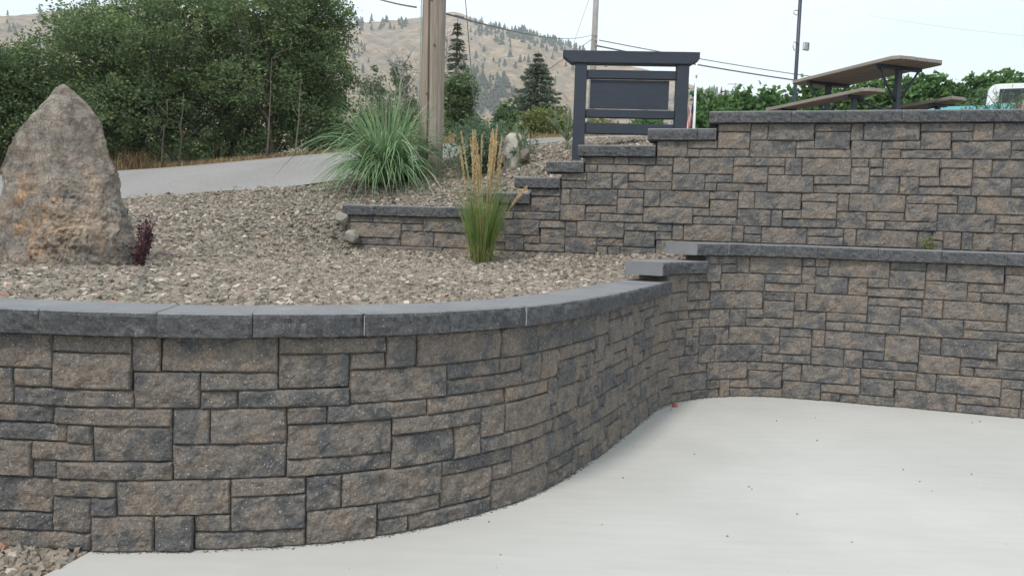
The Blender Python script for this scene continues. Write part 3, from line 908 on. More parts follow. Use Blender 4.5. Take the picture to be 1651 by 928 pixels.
UPPER = tr(1000, 2.536, [(396, 531, 0, 1), (396, 531, 1, 2), (532, 604, 0, 2), (604, 795, 0, 2), (796, 944, 0, 1), (796, 944, 1, 2), (944, 996, 0, 2), (997, 1228, 0, 2), (1229, 1441, 0, 1), (1228, 1356, 1, 2),
    (1442, 1526, 0, 2), (1527, 1750, 0, 2), (1357, 1441, 1, 1), (1357, 1601, 2, 2), (1602, 1760, 2, 1), (1602, 1700, 3, 1), (147, 276, 2, 2), (277, 395, 2, 1), (277, 323, 3, 1), (324, 529, 3, 1), (531, 720, 2, 2), (721, 795, 2, 1), (720, 942, 3, 1),
    (944, 1069, 2, 2), (1069, 1226, 2, 1), (1069, 1146, 3, 1), (1146, 1356, 3, 1), (147, 214, 4, 1), (37, 146, 4, 1), (215, 282, 4, 2), (283, 463, 4, 2), (464, 673, 4, 1), (674, 744, 4, 2), (745, 943, 4, 2),
    (944, 1019, 4, 1), (1019, 1071, 4, 1), (943, 1018, 5, 2), (1019, 1071, 5, 1), (1071, 1306, 4, 2), (1307, 1441, 4, 1), (1441, 1521, 4, 2), (1522, 1740, 4, 2), (101, 212, 5, 2), (213, 347, 6, 2), (348, 461, 6, 1),
    (348, 391, 7, 1), (391, 600, 7, 1), (462, 603, 5, 2), (603, 673, 5, 1), (601, 789, 6, 2), (789, 942, 6, 1), (789, 1015, 7, 1), (1016, 1144, 6, 2), (1144, 1223, 6, 2), (1224, 1305, 6, 1), (1224, 1304, 5, 1), (1306, 1438, 5, 2), (1224, 1436, 7, 1),
    (1436, 1598, 6, 2), (1599, 1700, 6, 1), (1599, 1760, 7, 1), (99, 163, 8, 2), (164, 366, 8, 2), (367, 481, 8, 1), (481, 551, 8, 2), (551, 741, 8, 2), (742, 886, 8, 1), (887, 937, 8, 2), (937, 1169, 8, 2), (1169, 1383, 8, 1), (1382, 1459, 8, 2),
    (1459, 1680, 8, 2), (96, 296, 10, 2), (297, 364, 10, 1), (365, 477, 9, 2), (297, 477, 11, 1), (479, 616, 10, 2), (617, 664, 10, 2), (664, 739, 10, 1), (741, 886, 9, 2), (664, 884, 11, 1), (885, 1009, 10, 2), (1009, 1163, 10, 1), (1009, 1084, 11, 1),
    (1084, 1295, 11, 1), (1165, 1297, 9, 2), (1297, 1380, 9, 1), (1294, 1536, 10, 2), (1536, 1660, 10, 1), (1536, 1700, 11, 1), (16, 213, 12, 1), (14, 144, 13, 2), (144, 213, 13, 1), (213, 258, 12, 2), (258, 459, 12, 2), (459, 504, 12, 2),
    (504, 574, 12, 1), (504, 574, 13, 1), (574, 763, 12, 2), (764, 913, 12, 1), (764, 913, 13, 1), (913, 964, 12, 2), (964, 1194, 12, 2), (0, 143, 15, 1), (144, 240, 14, 2)])
UPPER += tr(520, 3.115, [(1310, 1462, 4, 1), (1462, 1540, 4, 1), (1333, 1381, 5, 1), (1382, 1619, 5, 1), (1197, 1324, 6, 1), (1197, 1324, 7, 1), (1325, 1456, 6, 2), (1457, 1537, 6, 2), (1538, 1618, 6, 1), (1537, 1770, 7, 1),
    (1042, 1192, 8, 1), (1194, 1244, 8, 2), (1245, 1483, 8, 2), (1484, 1616, 8, 1), (1040, 1191, 9, 2), (1482, 1614, 9, 2), (1192, 1318, 10, 2), (1319, 1480, 10, 1), (1319, 1398, 11, 1), (1398, 1609, 11, 1), (960, 1190, 11, 1),
    (872, 1035, 10, 1), (872, 958, 11, 1), (140, 252, 12, 1), (252, 504, 12, 1), (504, 722, 12, 2), (722, 870, 12, 1), (870, 1090, 12, 2), (1091, 1219, 12, 1), (1220, 1275, 12, 2), (1276, 1513, 12, 2), (140, 392, 13, 2), (392, 503, 13, 1),
    (392, 557, 14, 2), (558, 722, 14, 2), (140, 391, 15, 1), (1091, 1218, 13, 2), (934, 1012, 14, 2), (1012, 1090, 14, 1), (1012, 1217, 15, 1), (1218, 1375, 14, 2), (1376, 1509, 14, 1), (1376, 1431, 15, 1), (1431, 1640, 15, 1), (1511, 1640, 13, 2),
    (140, 600, 16, 1), (600, 900, 16, 1), (1050, 1285, 16, 1), (1285, 1500, 16, 1)])

def pack(cv, traced, ztop, nrows, top_row, bot_row, rng):
    """place the traced blocks, close the joints, fill what the photo does not show with blocks of the same kinds"""
    G = 0.01
    N = int(cv.len / G)
    occ = -np.ones((nrows, N), int)
    for c in range(N):
        s = c * G
        occ[:top_row(s), c] = -2
        if bot_row(s) < nrows:
            occ[bot_row(s):, c] = -2
    blocks = []
    def put(r, h, a, b):
        blocks.append([r, h, a, b])
        occ[r:r + h, a:b] = len(blocks) - 1
    for x0, x1, r, h in traced:
        zm = ztop - (r + h / 2) * CRS
        a, b = int(round(cv.s_of_px(x0, zm) / G)), int(round(cv.s_of_px(x1, zm) / G))
        a, b = max(a, 0), min(b, N)
        h = min(h, nrows - r)
        if b - a < 3 or h < 1:
            continue
        free = (occ[r:r + h, a:b] == -1).all(0)
        if not free.any():
            continue
        run, best, st = 0, (0, 0), 0
        for k, f in enumerate(list(free) + [False]):
            if f:
                if run == 0: st = k
                run += 1
            else:
                if run > best[1] - best[0]: best = (st, st + run)
                run = 0
        if best[1] - best[0] >= 4:
            put(r, h, a + best[0], a + best[1])
    def grow(lim):
        for k, bl in enumerate(blocks):
            for _ in range(lim):
                if bl[3] < N and (occ[bl[0]:bl[0] + bl[1], bl[3]] == -1).all():
                    occ[bl[0]:bl[0] + bl[1], bl[3]] = k; bl[3] += 1
                if bl[2] > 0 and (occ[bl[0]:bl[0] + bl[1], bl[2] - 1] == -1).all():
                    occ[bl[0]:bl[0] + bl[1], bl[2] - 1] = k; bl[2] -= 1
    grow(4)
    for r in range(nrows):
        c = 0
        while c < N:
            if occ[r, c] != -1:
                c += 1; continue
            e = c
            while e < N and occ[r, e] == -1: e += 1
            w = e - c
            pick = rng.choice([9, 12, 15, 18, 21, 24, 30, 32])
            h = 2 if (r + 1 < nrows and rng.random() < 0.55) else 1
            if w <= 8: pick = w
            elif w - pick < 8: pick = w if w < 34 else w // 2
            pick = min(pick, w)
            if h == 2:
                k = 0
                while k < pick and occ[r + 1, c + k] == -1: k += 1
                if k < max(7, pick * .6): h = 1
                else: pick = k
            put(r, h, c, c + pick)
            c += pick
    grow(3)
    return [(r, h, a * G, b * G) for r, h, a, b in blocks if b - a >= 3]

# --- lower tier
S_STEP1 = LOW.s_of_px(1074, 0.9)      # 12 -> 14 courses
S_STEP2 = LOW.s_of_px(1137, 1.2)     # 14 -> 16 courses
rng = random.Random(5)
low_blocks = pack(LOW, NEAR + RIGHT, LOW_TOP, 16, lambda s: 4 if s < S_STEP1 else (2 if s < S_STEP2 else 0), lambda s: 16, rng)
S_VIS0 = LOW.s_of_px(-60, 0.3)
S_VIS1 = LOW.s_of_px(1740, 0.7)
front_wall = empty('retaining_wall', (float(LOW.pos(LOW.len * .3)[0]), float(LOW.pos(LOW.len * .3)[1]), 0),
                   'low curved garden retaining wall of split-face blocks, nearest the camera, boulder above it', 'retaining wall')
right_wall = empty('retaining_wall', (3.2, 7.16, 0), 'lower right retaining wall of brown and charcoal blocks standing on the pale patio', 'retaining wall')
def add_piece(name, me, c, parent, mats):
    o = new_obj(name, me, parent)
    for m in mats:
        if len(me.materials) < len(mats): me.materials.append(m)
    o.location = Vector(c) - parent.location
    return o
cnt = 0
for r, h, a, b in low_blocks:
    if b < S_VIS0 or a > S_VIS1:
        continue
    zt = LOW_TOP - r * CRS
    me, c = block_mesh(LOW, a, b, max(zt - h * CRS, -0.01), zt, 0.262 if S_STEP1 - .05 < (a + b) / 2 < S_STEP2 + .3 else 0.24, cnt * 3 + 1, 0.0135 if LOW.pos((a + b) / 2)[1] < 5.2 else 0.02)
    add_piece('block', me, c, front_wall if (a + b) / 2 < S_STEP1 + 0.03 else right_wall, (M_BLOCK,))
    cnt += 1
def caps(cv, joints, ztop, front, back, parent, seed):
    for k, (a, b) in enumerate(zip(joints, joints[1:])):
        me, c = cap_mesh(cv, a, b, ztop, front, back, seed + k)
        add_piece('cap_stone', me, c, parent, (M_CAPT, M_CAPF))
zc = 12 * CRS + CAP_H
j = [LOW.s_of_px(p, zc - 0.05, 0.055) for p in (60, 252, 407, 587, 725, 848)]
j = [S_VIS0 - 0.3, j[0]] + j[1:]
rest = S_STEP1 - 0.004 - j[-1]
nr = 5
j += [j[-1] + rest * (k + 1) / nr for k in range(nr)]
caps(LOW, j, zc, 0.055, 0.30, front_wall, 100)
zc14 = 14 * CRS + CAP_H
sL = LOW.s_of_px(1070, zc14 - 0.05, 0.05)
caps(LOW, [sL, (sL + S_STEP2) / 2, S_STEP2 - 0.003], zc14, 0.05, 0.27, right_wall, 140)
zc16 = LOW_TOP + CAP_H
j = [LOW.s_of_px(p, zc16 - 0.05, 0.05) for p in (1125, 1175, 1227, 1266, 1318, 1416, 1519, 1625, 1720)]
caps(LOW, j, zc16, 0.05, 0.31, right_wall, 160)

# pale adhesive showing in a few cap joints
M_GLUE = simple('pale_adhesive', (0.30, 0.295, 0.285), 0.9)
for px, zz, fr, bk, par in ((587, zc, 0.055, .28, front_wall), (848, zc, 0.055, .0, front_wall), (1175, zc16, 0.05, .0, right_wall)):
    sj = LOW.s_of_px(px, zz - 0.05, fr)
    mb = MB()
    q0, q1 = LOW.pos(sj, fr - 0.004), LOW.pos(sj, fr + 0.004)
    dv = Vector((q1[0] - q0[0], q1[1] - q0[1], 0))
    mb.beam((q1[0], q1[1], zz - CAP_H + .01), (q1[0], q1[1], zz - .010), .0035, .004, dv)
    if bk > 0:
        q2 = LOW.pos(sj, -bk)
        mb.beam((q0[0], q0[1], zz - .0005), (q2[0], q2[1], zz - .0005), .0035, .004)
    o = mb.build('adhesive_bead', M_GLUE, par)
    o.location = -par.location

# --- upper tier, stepping up to the right
UPX = [563, 800, 855, 904, 942, 1058, 1156]              # where each higher step of blocks begins
UPS = [0.0] + [UPW.s_of_px(p, UP_TOP - (11 - 2 * k) * CRS) for k, p in enumerate(UPX[1:])]
def up_top(s):
    k = max(i for i in range(7) if s >= UPS[i] - 1e-6)
    return 12 - 2 * k
S_HID = UPW.s_of_px(1180, 1.4)
rng = random.Random(9)
up_blocks = pack(UPW, UPPER, UP_TOP, 18, up_top, lambda s: 18 if s < S_HID else 16, rng)
upper_wall = empty('retaining_wall', (float(UP_A[0]), float(UP_A[1]), 1.1), 'upper retaining wall whose capped top climbs in steps towards the picnic table', 'retaining wall')
S_UV1 = UPW.s_of_px(1740, 2.0)
for r, h, a, b in up_blocks:
    if a > S_UV1:
        continue
    zt = UP_TOP - r * CRS
    me, c = block_mesh(UPW, a, b, zt - h * CRS, zt, 0.24, cnt * 3 + 1, 0.027)
    add_piece('block', me, c, upper_wall, (M_BLOCK,))
    cnt += 1
CAPPX = [(549, 639, 721, None), (778, None), (829, None), (880, None), (931, 1014, None), (1044, 1124, None), (1143, 1193, 1276, 1364, 1455, 1549, 1645, 1735)]
for k, px in enumerate(CAPPX):
    zt = UP_TOP - (12 - 2 * k) * CRS + CAP_H
    jj = []
    for p in px:
        if p is None:
            jj.append(UPS[k + 1] - 0.003)
        elif k == 0 and p == 549:
            jj.append(-0.06)
        else:
            jj.append(UPW.s_of_px(p, zt - 0.05, 0.05))
    if k == 0:                # overhanging end of the lowest cap: shift the line a little
        jj[0] = 0.0
    caps(UPW, jj, zt, 0.05, 0.29, upper_wall, 200 + 10 * k)

# ------------------------------------------------------------------ loose gravel
def stones(name, x, y, z, smin, smax, label, flat=0.5, tlim=(0, 1)):
    n = len(x)
    base = np.array([(-1, -1, -1), (1, -1, -1), (1, 1, -1), (-1, 1, -1), (-1, -1, 1), (1, -1, 1), (1, 1, 1), (-1, 1, 1)], float) * 0.5
    V = base[None] * (1 + RNG.uniform(-0.42, 0.42, (n, 8, 3)))
    V[:, 4:, :2] *= RNG.uniform(0.45, 0.95, (n, 1, 1))
    sz = smin + (smax - smin) * RNG.random(n) ** 1.8
    S = np.stack([sz * RNG.uniform(0.8, 1.35, n), sz * RNG.uniform(0.6, 1.0, n), sz * RNG.uniform(0.3, 0.7, n) * flat / 0.5], 1)
    V = V * S[:, None, :]
    a, b, c = RNG.uniform(0, 2 * PI, n), RNG.normal(0, 0.32, n), RNG.normal(0, 0.32, n)
    ca, sa, cb, sb, cc, sc = np.cos(a), np.sin(a), np.cos(b), np.sin(b), np.cos(c), np.sin(c)
    Rz = np.zeros((n, 3, 3)); Rz[:, 0, 0] = ca; Rz[:, 0, 1] = -sa; Rz[:, 1, 0] = sa; Rz[:, 1, 1] = ca; Rz[:, 2, 2] = 1
    Rx = np.zeros((n, 3, 3)); Rx[:, 0, 0] = 1; Rx[:, 1, 1] = cb; Rx[:, 1, 2] = -sb; Rx[:, 2, 1] = sb; Rx[:, 2, 2] = cb
    Ry = np.zeros((n, 3, 3)); Ry[:, 1, 1] = 1; Ry[:, 0, 0] = cc; Ry[:, 0, 2] = sc; Ry[:, 2, 0] = -sc; Ry[:, 2, 2] = cc
    V = np.einsum('nij,nkj->nki', Rx @ Ry @ Rz, V)
    V += np.stack([x, y, z + S[:, 2] * 0.22], 1)[:, None, :]
    q = np.array([(0, 3, 2, 1), (4, 5, 6, 7), (0, 1, 5, 4), (1, 2, 6, 5), (2, 3, 7, 6), (3, 0, 4, 7)])
    Fq = (np.arange(n)[:, None, None] * 8 + q[None]).reshape(-1, 4)
    tint = np.repeat(tlim[0] + (tlim[1] - tlim[0]) * RNG.random(n), 6)
    o = new_obj(name, raw_mesh(name, V.reshape(-1, 3), Fq, tint), None, (M_GRAV,))
    tag(o, label, kind='stuff')
    return o

def scatter(n, x0, x1, y0, y1, cond):
    x = RNG.uniform(x0, x1, n); y = RNG.uniform(y0, y1, n)
    m = (np.abs(x) < y * 0.70 + 0.35) & (y < road_near_y(x) + 0.12 + 0.12 * np.sin(x * 5))
    x, y = x[m], y[m]
    m = cond(x, y)
    return x[m], y[m]
in_garden = lambda x, y: behind_low(x, y, -0.315) & ~((np.abs((x - UP_A[0]) * _un[0] + (y - UP_A[1]) * _un[1] - 0.125) < 0.13) & (x > UP_A[0]))
gx1, gy1 = scatter(80000, -4.6, 2.2, 3.7, 6.6, in_garden)
stones('gravel', gx1, gy1, T(gx1, gy1), 0.015, 0.052, 'crushed grey-brown stone spread over the front of the garden bed')
gx2, gy2 = scatter(78000, -7.2, 5.5, 6.6, 11.4, in_garden)
stones('gravel', gx2, gy2, T(gx2, gy2), 0.018, 0.056, 'crushed grey-brown stone spread up the slope to the road edge')
# loose grey stones in the corner by the patio
n = 4200
x = RNG.uniform(-2.75, -1.75, n); y = RNG.uniform(2.6, 3.56, n)
m = x < -1.845 - (3.46 - y) * 0.305 + 0.01 * np.sin(y * 40)
stones('gravel', x[m], y[m], np.full(m.sum(), -0.012) + RNG.uniform(-.012, .01, m.sum()), 0.015, 0.045, 'loose pale gravel in the corner between patio and wall', 0.6, (0.2, 1.0))

# ------------------------------------------------------------------ boulders and rocks
def lofted_rock(name, Y, outline, depth_ratio, mat, label, cat, seed, rough=0.05, rings=70, segs=96, group=None, base_z=None):
    """outline: list of (py, left px, right px) from the top down; the rock has its own thickness"""
    O = np.array(outline, float)
    p0 = at((O[-1, 1] + O[-1, 2]) / 2, O[-1, 0], Y)
    org = Vector(p0)
    V = []
    for k in range(rings):
        t = k / (rings - 1)
        py = O[0, 0] + (O[-1, 0] - O[0, 0]) * (1 - (1 - t) ** 1.15)
        l, r = np.interp(py, O[:, 0], O[:, 1]), np.interp(py, O[:, 0], O[:, 2])
        a, b = at(l, py, Y), at(r, py, Y)
        c = (a + b) / 2
        hw = (b[0] - a[0]) / 2
        hd = hw * depth_ratio * (0.8 + 0.2 * t)
        for s in range(segs):
            th = 2 * PI * s / segs
            ct, st = math.cos(th), math.sin(th)
            e = 0.78
            x = math.copysign(abs(ct) ** e, ct) * hw
            y = math.copysign(abs(st) ** e, st) * hd
            p = Vector((c[0] + x, c[1] + y + (1 - t) * 0.06, c[2]))
            q = p - org
            nn = fbm((q.x + seed, q.y, q.z * .8 + q.x * .5), 2.0, 5)
            ri = 1 - abs(fbm((q.x * 1.2, q.y + seed, q.z * 1.1 - q.x * .6), 3.0, 4)) * 1.6
            r3 = 0.5 - abs(mnoise.noise(Vector((q.x * 13, q.y * 13 + seed, q.z * 11 + q.x * 6))))
            w_ = q.z * .9 + 0.45 * q.x + 0.2 * nn
            step = math.floor(w_ * 3.2) / 3.2 - w_
            off = rough * (nn * 0.7 + ri * 0.3 - 0.2 + r3 * 0.1) + rough * 0.3 * step
            face = 0.35 + 0.65 * abs(st)              # keep the traced outline, roughen the faces most
            d = Vector((ct, st, 0)) * off * face * min(1, hw / .3)
            V.append(p + d - org)
    V = np.array(V)
    rs = np.random.default_rng(int(seed * 10))
    zt_ = V[:, 2].max()
    up_ = np.clip((zt_ - V[:, 2]) / (.35 * zt_ + 1e-6), 0, 1)
    for _ in range(24):                               # broken, flat-faced cleavage planes
        a_ = rs.normal(size=3)
        a_[1] = math.copysign(max(abs(a_[1]), 1.1), a_[1])
        a_[2] *= .45
        a_ /= np.linalg.norm(a_)
        dd_ = V @ a_
        lim = dd_.max() * rs.uniform(.74, .93)
        V = V - (np.maximum(dd_ - lim, 0) * up_)[:, None] * a_[None] * np.array([.25, 1, .5])
    for k in range(len(V)):
        q = Vector(V[k])
        wq = Vector((q.x, q.y, q.z)) + Vector((fbm(q, 3.0, 2), fbm(q + Vector((5, 1, 2)), 3.0, 2), 0)) * .05
        r1 = .5 - abs(mnoise.noise(Vector((wq.x * 4 + seed, wq.y * 4, wq.z * 3.2 + wq.x * 2))))
        r2 = .5 - abs(mnoise.noise(Vector((wq.x * 9 + seed, wq.y * 9, wq.z * 7 + wq.x * 4))))
        r3 = .5 - abs(mnoise.noise(Vector((wq.x * 20, wq.y * 20 + seed, wq.z * 17))))
        r4 = mnoise.noise(Vector((q.x * 45, q.y * 45 + seed, q.z * 40)))
        h_ = math.hypot(V[k][0], V[k][1]) + 1e-6
        fy = .3 + .7 * abs(V[k][1]) / h_
        V[k][:2] *= 1 + fy * rough * min(1, (h_ / .3) ** 1.5) * (.9 * r1 + .36 * r2 + .20 * r3 + .10 * r4 - .33) / max(h_, .12)
    i, j = np.meshgrid(np.arange(segs), np.arange(rings - 1))
    i, j = i.ravel(), j.ravel()
    f = np.stack([j * segs + i, j * segs + (i + 1) % segs, (j + 1) * segs + (i + 1) % segs, (j + 1) * segs + i], 1)[:, ::-1]
    me = raw_mesh(name, np.array(V), [f, np.array([list(range(segs))])], smooth=False)
    o = new_obj(name, me, None, (mat,))
    o.location = org
    return tag(o, label, cat, group)

BY = hit(100, 432)[1] + 0.3
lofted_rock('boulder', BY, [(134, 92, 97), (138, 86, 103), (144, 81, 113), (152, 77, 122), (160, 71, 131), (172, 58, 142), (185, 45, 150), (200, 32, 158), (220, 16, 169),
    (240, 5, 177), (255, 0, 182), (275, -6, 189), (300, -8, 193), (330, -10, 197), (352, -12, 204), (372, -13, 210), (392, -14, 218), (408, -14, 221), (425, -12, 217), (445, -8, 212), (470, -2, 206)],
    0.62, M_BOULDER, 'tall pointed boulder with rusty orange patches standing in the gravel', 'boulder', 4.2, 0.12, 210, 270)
def pebble(name, p, size, mat, label, seed, cat='rock'):
    bm = bmesh.new()
    bmesh.ops.create_icosphere(bm, subdivisions=3, radius=1.0)
    for v in bm.verts:
        n = v.co.normalized()
        k = 1 + 0.34 * fbm(n * 1.3 + Vector((seed, 0, 0)), 1.0, 3)
        q = n * k
        for ax in ((1, .3, .4), (-.6, .8, .3), (.2, -.9, .5), (-.3, -.2, 1), (.5, .5, -.6), (-.9, -.4, -.1), (.7, -.5, -.2)):
            a = Vector(ax).normalized()
            d = q.dot(a)
            if d > 0.72: q -= a * (d - 0.72)
        v.co = Vector((q.x * size[0], q.y * size[1], q.z * size[2]))
    me = bpy.data.meshes.new(name)
    bm.to_mesh(me); bm.free()
    o = new_obj(name, me, None, (mat,))
    o.location = Vector(p)
    o.rotation_euler = (0, 0, seed)
    return tag(o, label, cat)
p = at(567, 380, 8.72); pebble('rock', p, (0.115, 0.09, 0.075), M_ROCKG, 'pale greenish angular rock leaning on the lower end of the stepped wall', 1.1)
p = at(552, 352, 8.85); pebble('rock', p, (0.10, 0.09, 0.08), M_ROCKG, 'mossy grey rock wedged under the end of the lowest wall cap', 2.6)
p = hit(536, 384); pebble('rock', p + (0, 0, .02), (0.06, 0.05, 0.045), M_ROCKD, 'small grey rock left of the pale rock by the stepped wall end', 3.7)
p = hit(680, 403); pebble('rock', p + (0, 0, .02), (0.035, 0.03, 0.032), M_ROCKW, 'fist-sized tan stone at the foot of the stepped wall', 4.4)
p = at(1653, 172, 7.75); pebble('rock', p, (0.10, 0.09, 0.09), M_ROCKT, 'reddish tan rock on the upper terrace at the right edge', 5.3)
YR = hit(830, 268, 8.9)[1]
lofted_rock('rock', YR, [(214, 822, 838), (220, 815, 843), (230, 811, 846), (242, 808, 849), (255, 809, 850), (266, 812, 848), (282, 815, 846)], 0.7, M_ROCKW,
            'upright pale rock among the cactus on the gravel slope', 'rock', 8.1, 0.03, 30, 40)
p = at(845, 250, YR - 0.12); pebble('rock', p, (0.085, 0.08, 0.10), M_ROCKD, 'brown angular rock in front of the upright pale rock', 6.2)
# crumbs on the slab
p = np.array([*LOW.pos(LOW.s_of_px(1076, 0), 0.07), 0.012]); pebble('rock', p, (0.035, 0.025, 0.016), simple('red_stone', (0.38, 0.10, 0.075), 0.9), 'small red stone chip on the patio at the wall corner', 7.7, 'stone chip')

# ------------------------------------------------------------------ vegetation helpers
def unit(n):
    v = RNG.normal(size=(n, 3))
    return v / np.linalg.norm(v, axis=1)[:, None]
def leaf_quads(C, size, asp=0.55, up=0.35, tint=None, fold=0.0):
    """pointed leaves (two triangles as one rhomb) at points C"""
    n = len(C)
    d = unit(n); d[:, 2] *= (1 - up); d /= np.linalg.norm(d, axis=1)[:, None]
    r = unit(n)
    s = np.cross(d, r); s /= np.linalg.norm(s, axis=1)[:, None] + 1e-9
    sz = (np.asarray(size) * RNG.uniform(0.65, 1.3, n))[:, None]
    nn = np.cross(d, s)
    a = C - d * sz * 0.5
    b = C + s * sz * asp * 0.5 + nn * sz * 0.08
    c = C + d * sz * 0.5
    e = C - s * sz * asp * 0.5 + nn * sz * 0.08
    V = np.stack([a, b, c, e], 1).reshape(-1, 3)
    F = np.arange(4 * n).reshape(n, 4)
    return V, F, (RNG.random(n) if tint is None else tint)
def clumps(lobes, nclump, nleaf, crad):
    """leaf positions: clumps biased to the outside of each ellipsoid lobe (cx,cy,cz,rx,ry,rz)"""
    L_ = np.array(lobes, float)
    vol = (L_[:, 3] * L_[:, 4] * L_[:, 5]) ** 0.67
    pick = RNG.choice(len(L_), nclump, p=vol / vol.sum())
    u = unit(nclump)
    rad = RNG.uniform(0.35, 1.06, nclump) ** 0.6
    c = L_[pick, :3] + u * rad[:, None] * L_[pick, 3:6]
    cr = crad * RNG.uniform(0.5, 1.35, nclump)
    k = np.repeat(np.arange(nclump), nleaf)
    p = c[k] + unit(len(k)) * (RNG.random(len(k)) ** 0.5)[:, None] * cr[k][:, None] * np.array([1, 1, 0.75])
    ct = np.clip(RNG.normal(0.42, 0.17, nclump), 0, 1)
    t = np.clip(ct[k] + RNG.normal(0, 0.14, len(k)), 0, 1)
    return p, t, c
def leaf_mesh(name, P, t, size, mat, parent, org, asp=0.55, up=0.35):
    V, F, tt = leaf_quads(P - np.asarray(org), size, asp, up, t)
    return new_obj(name, raw_mesh(name, V, F, tt), parent, (mat,))
def limb_pts(a, b, k=5, wob=0.08, sag=0.0):
    a, b = np.asarray(a, float), np.asarray(b, float)
    out = []
    Ln = np.linalg.norm(b - a)
    for i in range(k):
        t = i / (k - 1)
        p = a + (b - a) * t
        if 0 < i < k - 1: p = p + RNG.normal(0, wob * Ln * 0.5, 3) * np.array([1, 1, .4])
        p[2] += sag * Ln * math.sin(PI * t)
        out.append(p)
    return out
def tree(name, base, lobes, label, mat, leaf, nclump, nleaf, crad, trunk_r=0.09, bark=None, group=None, stems=1, cat='tree', nl=7):
    bark = bark or M_BARK
    root = empty(name, base, label, cat, group)
    b = np.asarray(base, float)
    P, t, cc = clumps(lobes, nclump, nleaf, crad)
    leaf_mesh('crown', P, t, leaf, mat, root, b)
    top = max(lobes, key=lambda l: l[2] + l[5])
    mb = MB()
    for s in range(stems):
        bo = RNG.normal(0, 0.12 * (stems > 1), 3) * np.array([1, 1, 0])
        lb = lobes[s % len(lobes)]
        tip = np.array([lb[0], lb[1], lb[2] + lb[5] * 0.55])
        pts = limb_pts(bo - np.array([0, 0, 0.15]), tip - b, 6, 0.05)
        mb.tube(pts, [trunk_r * (1 - 0.8 * i / 5) for i in range(6)], 7)
        for k in range(nl):
            i0 = RNG.integers(2, 5)
            tg = cc[RNG.integers(len(cc))] - b
            mb.tube(limb_pts(pts[i0], tg, 4, 0.1), [trunk_r * 0.4, trunk_r * 0.28, trunk_r * 0.18, trunk_r * 0.06], 5)
    mb.build('trunk', bark, root)
    return root
def ribbons(paths, widths, tint, side=None):
    """paths (n,k,3); widths (k,) or (n,k) -> flat curved blades with a real width"""
    n, k, _ = paths.shape
    d = np.gradient(paths, axis=1)
    if side is None:
        side = np.cross(d, np.array([0, 0, 1.0]) + RNG.normal(0, 0.25, (n, 1, 3)))
    side = side / (np.linalg.norm(side, axis=2, keepdims=True) + 1e-9)
    w = np.broadcast_to(np.asarray(widths), (n, k))[..., None]
    V = np.stack([paths - side * w / 2, paths + side * w / 2], 2).reshape(-1, 3)
    i, j = np.meshgrid(np.arange(k - 1), np.arange(n))
    a = (j * k * 2 + i * 2).ravel()
    F = np.stack([a, a + 1, a + 3, a + 2], 1)
    return V, F, np.repeat(tint, k - 1)
def blades(n, base_r, length, reach, k=9, up=0.9, droop=1.0):
    az = RNG.uniform(0, 2 * PI, n)
    r0 = base_r * np.sqrt(RNG.random(n))
    Ln = length[0] + (length[1] - length[0]) * RNG.random(n)
    lean = reach[0] + (reach[1] - reach[0]) * RNG.random(n) ** 0.8
    t = np.linspace(0, 1, k)[None]
    az2 = az[:, None] + RNG.normal(0, 0.25, n)[:, None] * t
    out = Ln[:, None] * lean[:, None] * (t ** 1.5)
    hgt = Ln[:, None] * up * (t - (droop * lean[:, None] ** 1.3) * t ** 2.6)
    P = np.stack([np.cos(az)[:, None] * r0[:, None] + np.cos(az2) * out, np.sin(az)[:, None] * r0[:, None] + np.sin(az2) * out, hgt], 2)
    return P

# ------------------------------------------------------------------ grasses and small plants in the bed
# big fountain grass
p = hit(622, 297, 8.9)
p[1] -= 0.05
fg = empty('fountain_grass', p, 'large arching green fountain grass clump beside the wooden utility pole', 'grass clump')
P = blades(1000, 0.16, (0.7, 1.5), (0.12, 0.92), 10, 1.05, 1.15)
P2 = blades(400, 0.2, (0.5, 1.0), (0.6, 1.0), 10, 0.9, 1.35)
P[:400] = P2
w = 0.016 * np.array([0.8, 1, 1, 1, 0.95, 0.9, 0.8, 0.65, 0.4, 0.08])
V, F, tt = ribbons(P, w[None] * RNG.uniform(0.7, 1.2, (1000, 1)), np.clip(RNG.normal(0.55, 0.2, 1000), 0, 1))
new_obj('blades', raw_mesh('blades', V, F, tt), fg, (M_BLADE,))
P = blades(30, 0.12, (1.0, 1.55), (0.03, 0.3), 8, 1.0, 0.3)
V, F, tt = ribbons(P, 0.006 * np.linspace(1, .3, 8), np.clip(RNG.normal(0.75, 0.2, 30), 0, 1))
new_obj('tall_stems', raw_mesh('tall_stems', V, F, tt), fg, (M_BLADE,))
P = blades(70, 0.2, (0.3, 0.7), (0.5, 1.0), 7, 0.9, 1.0)
V, F, tt = ribbons(P, 0.009 * np.linspace(1, .2, 7), np.full(70, 1.0))
new_obj('dry_blades', raw_mesh('dry_blades', V, F, tt), fg, (M_BLADE,))

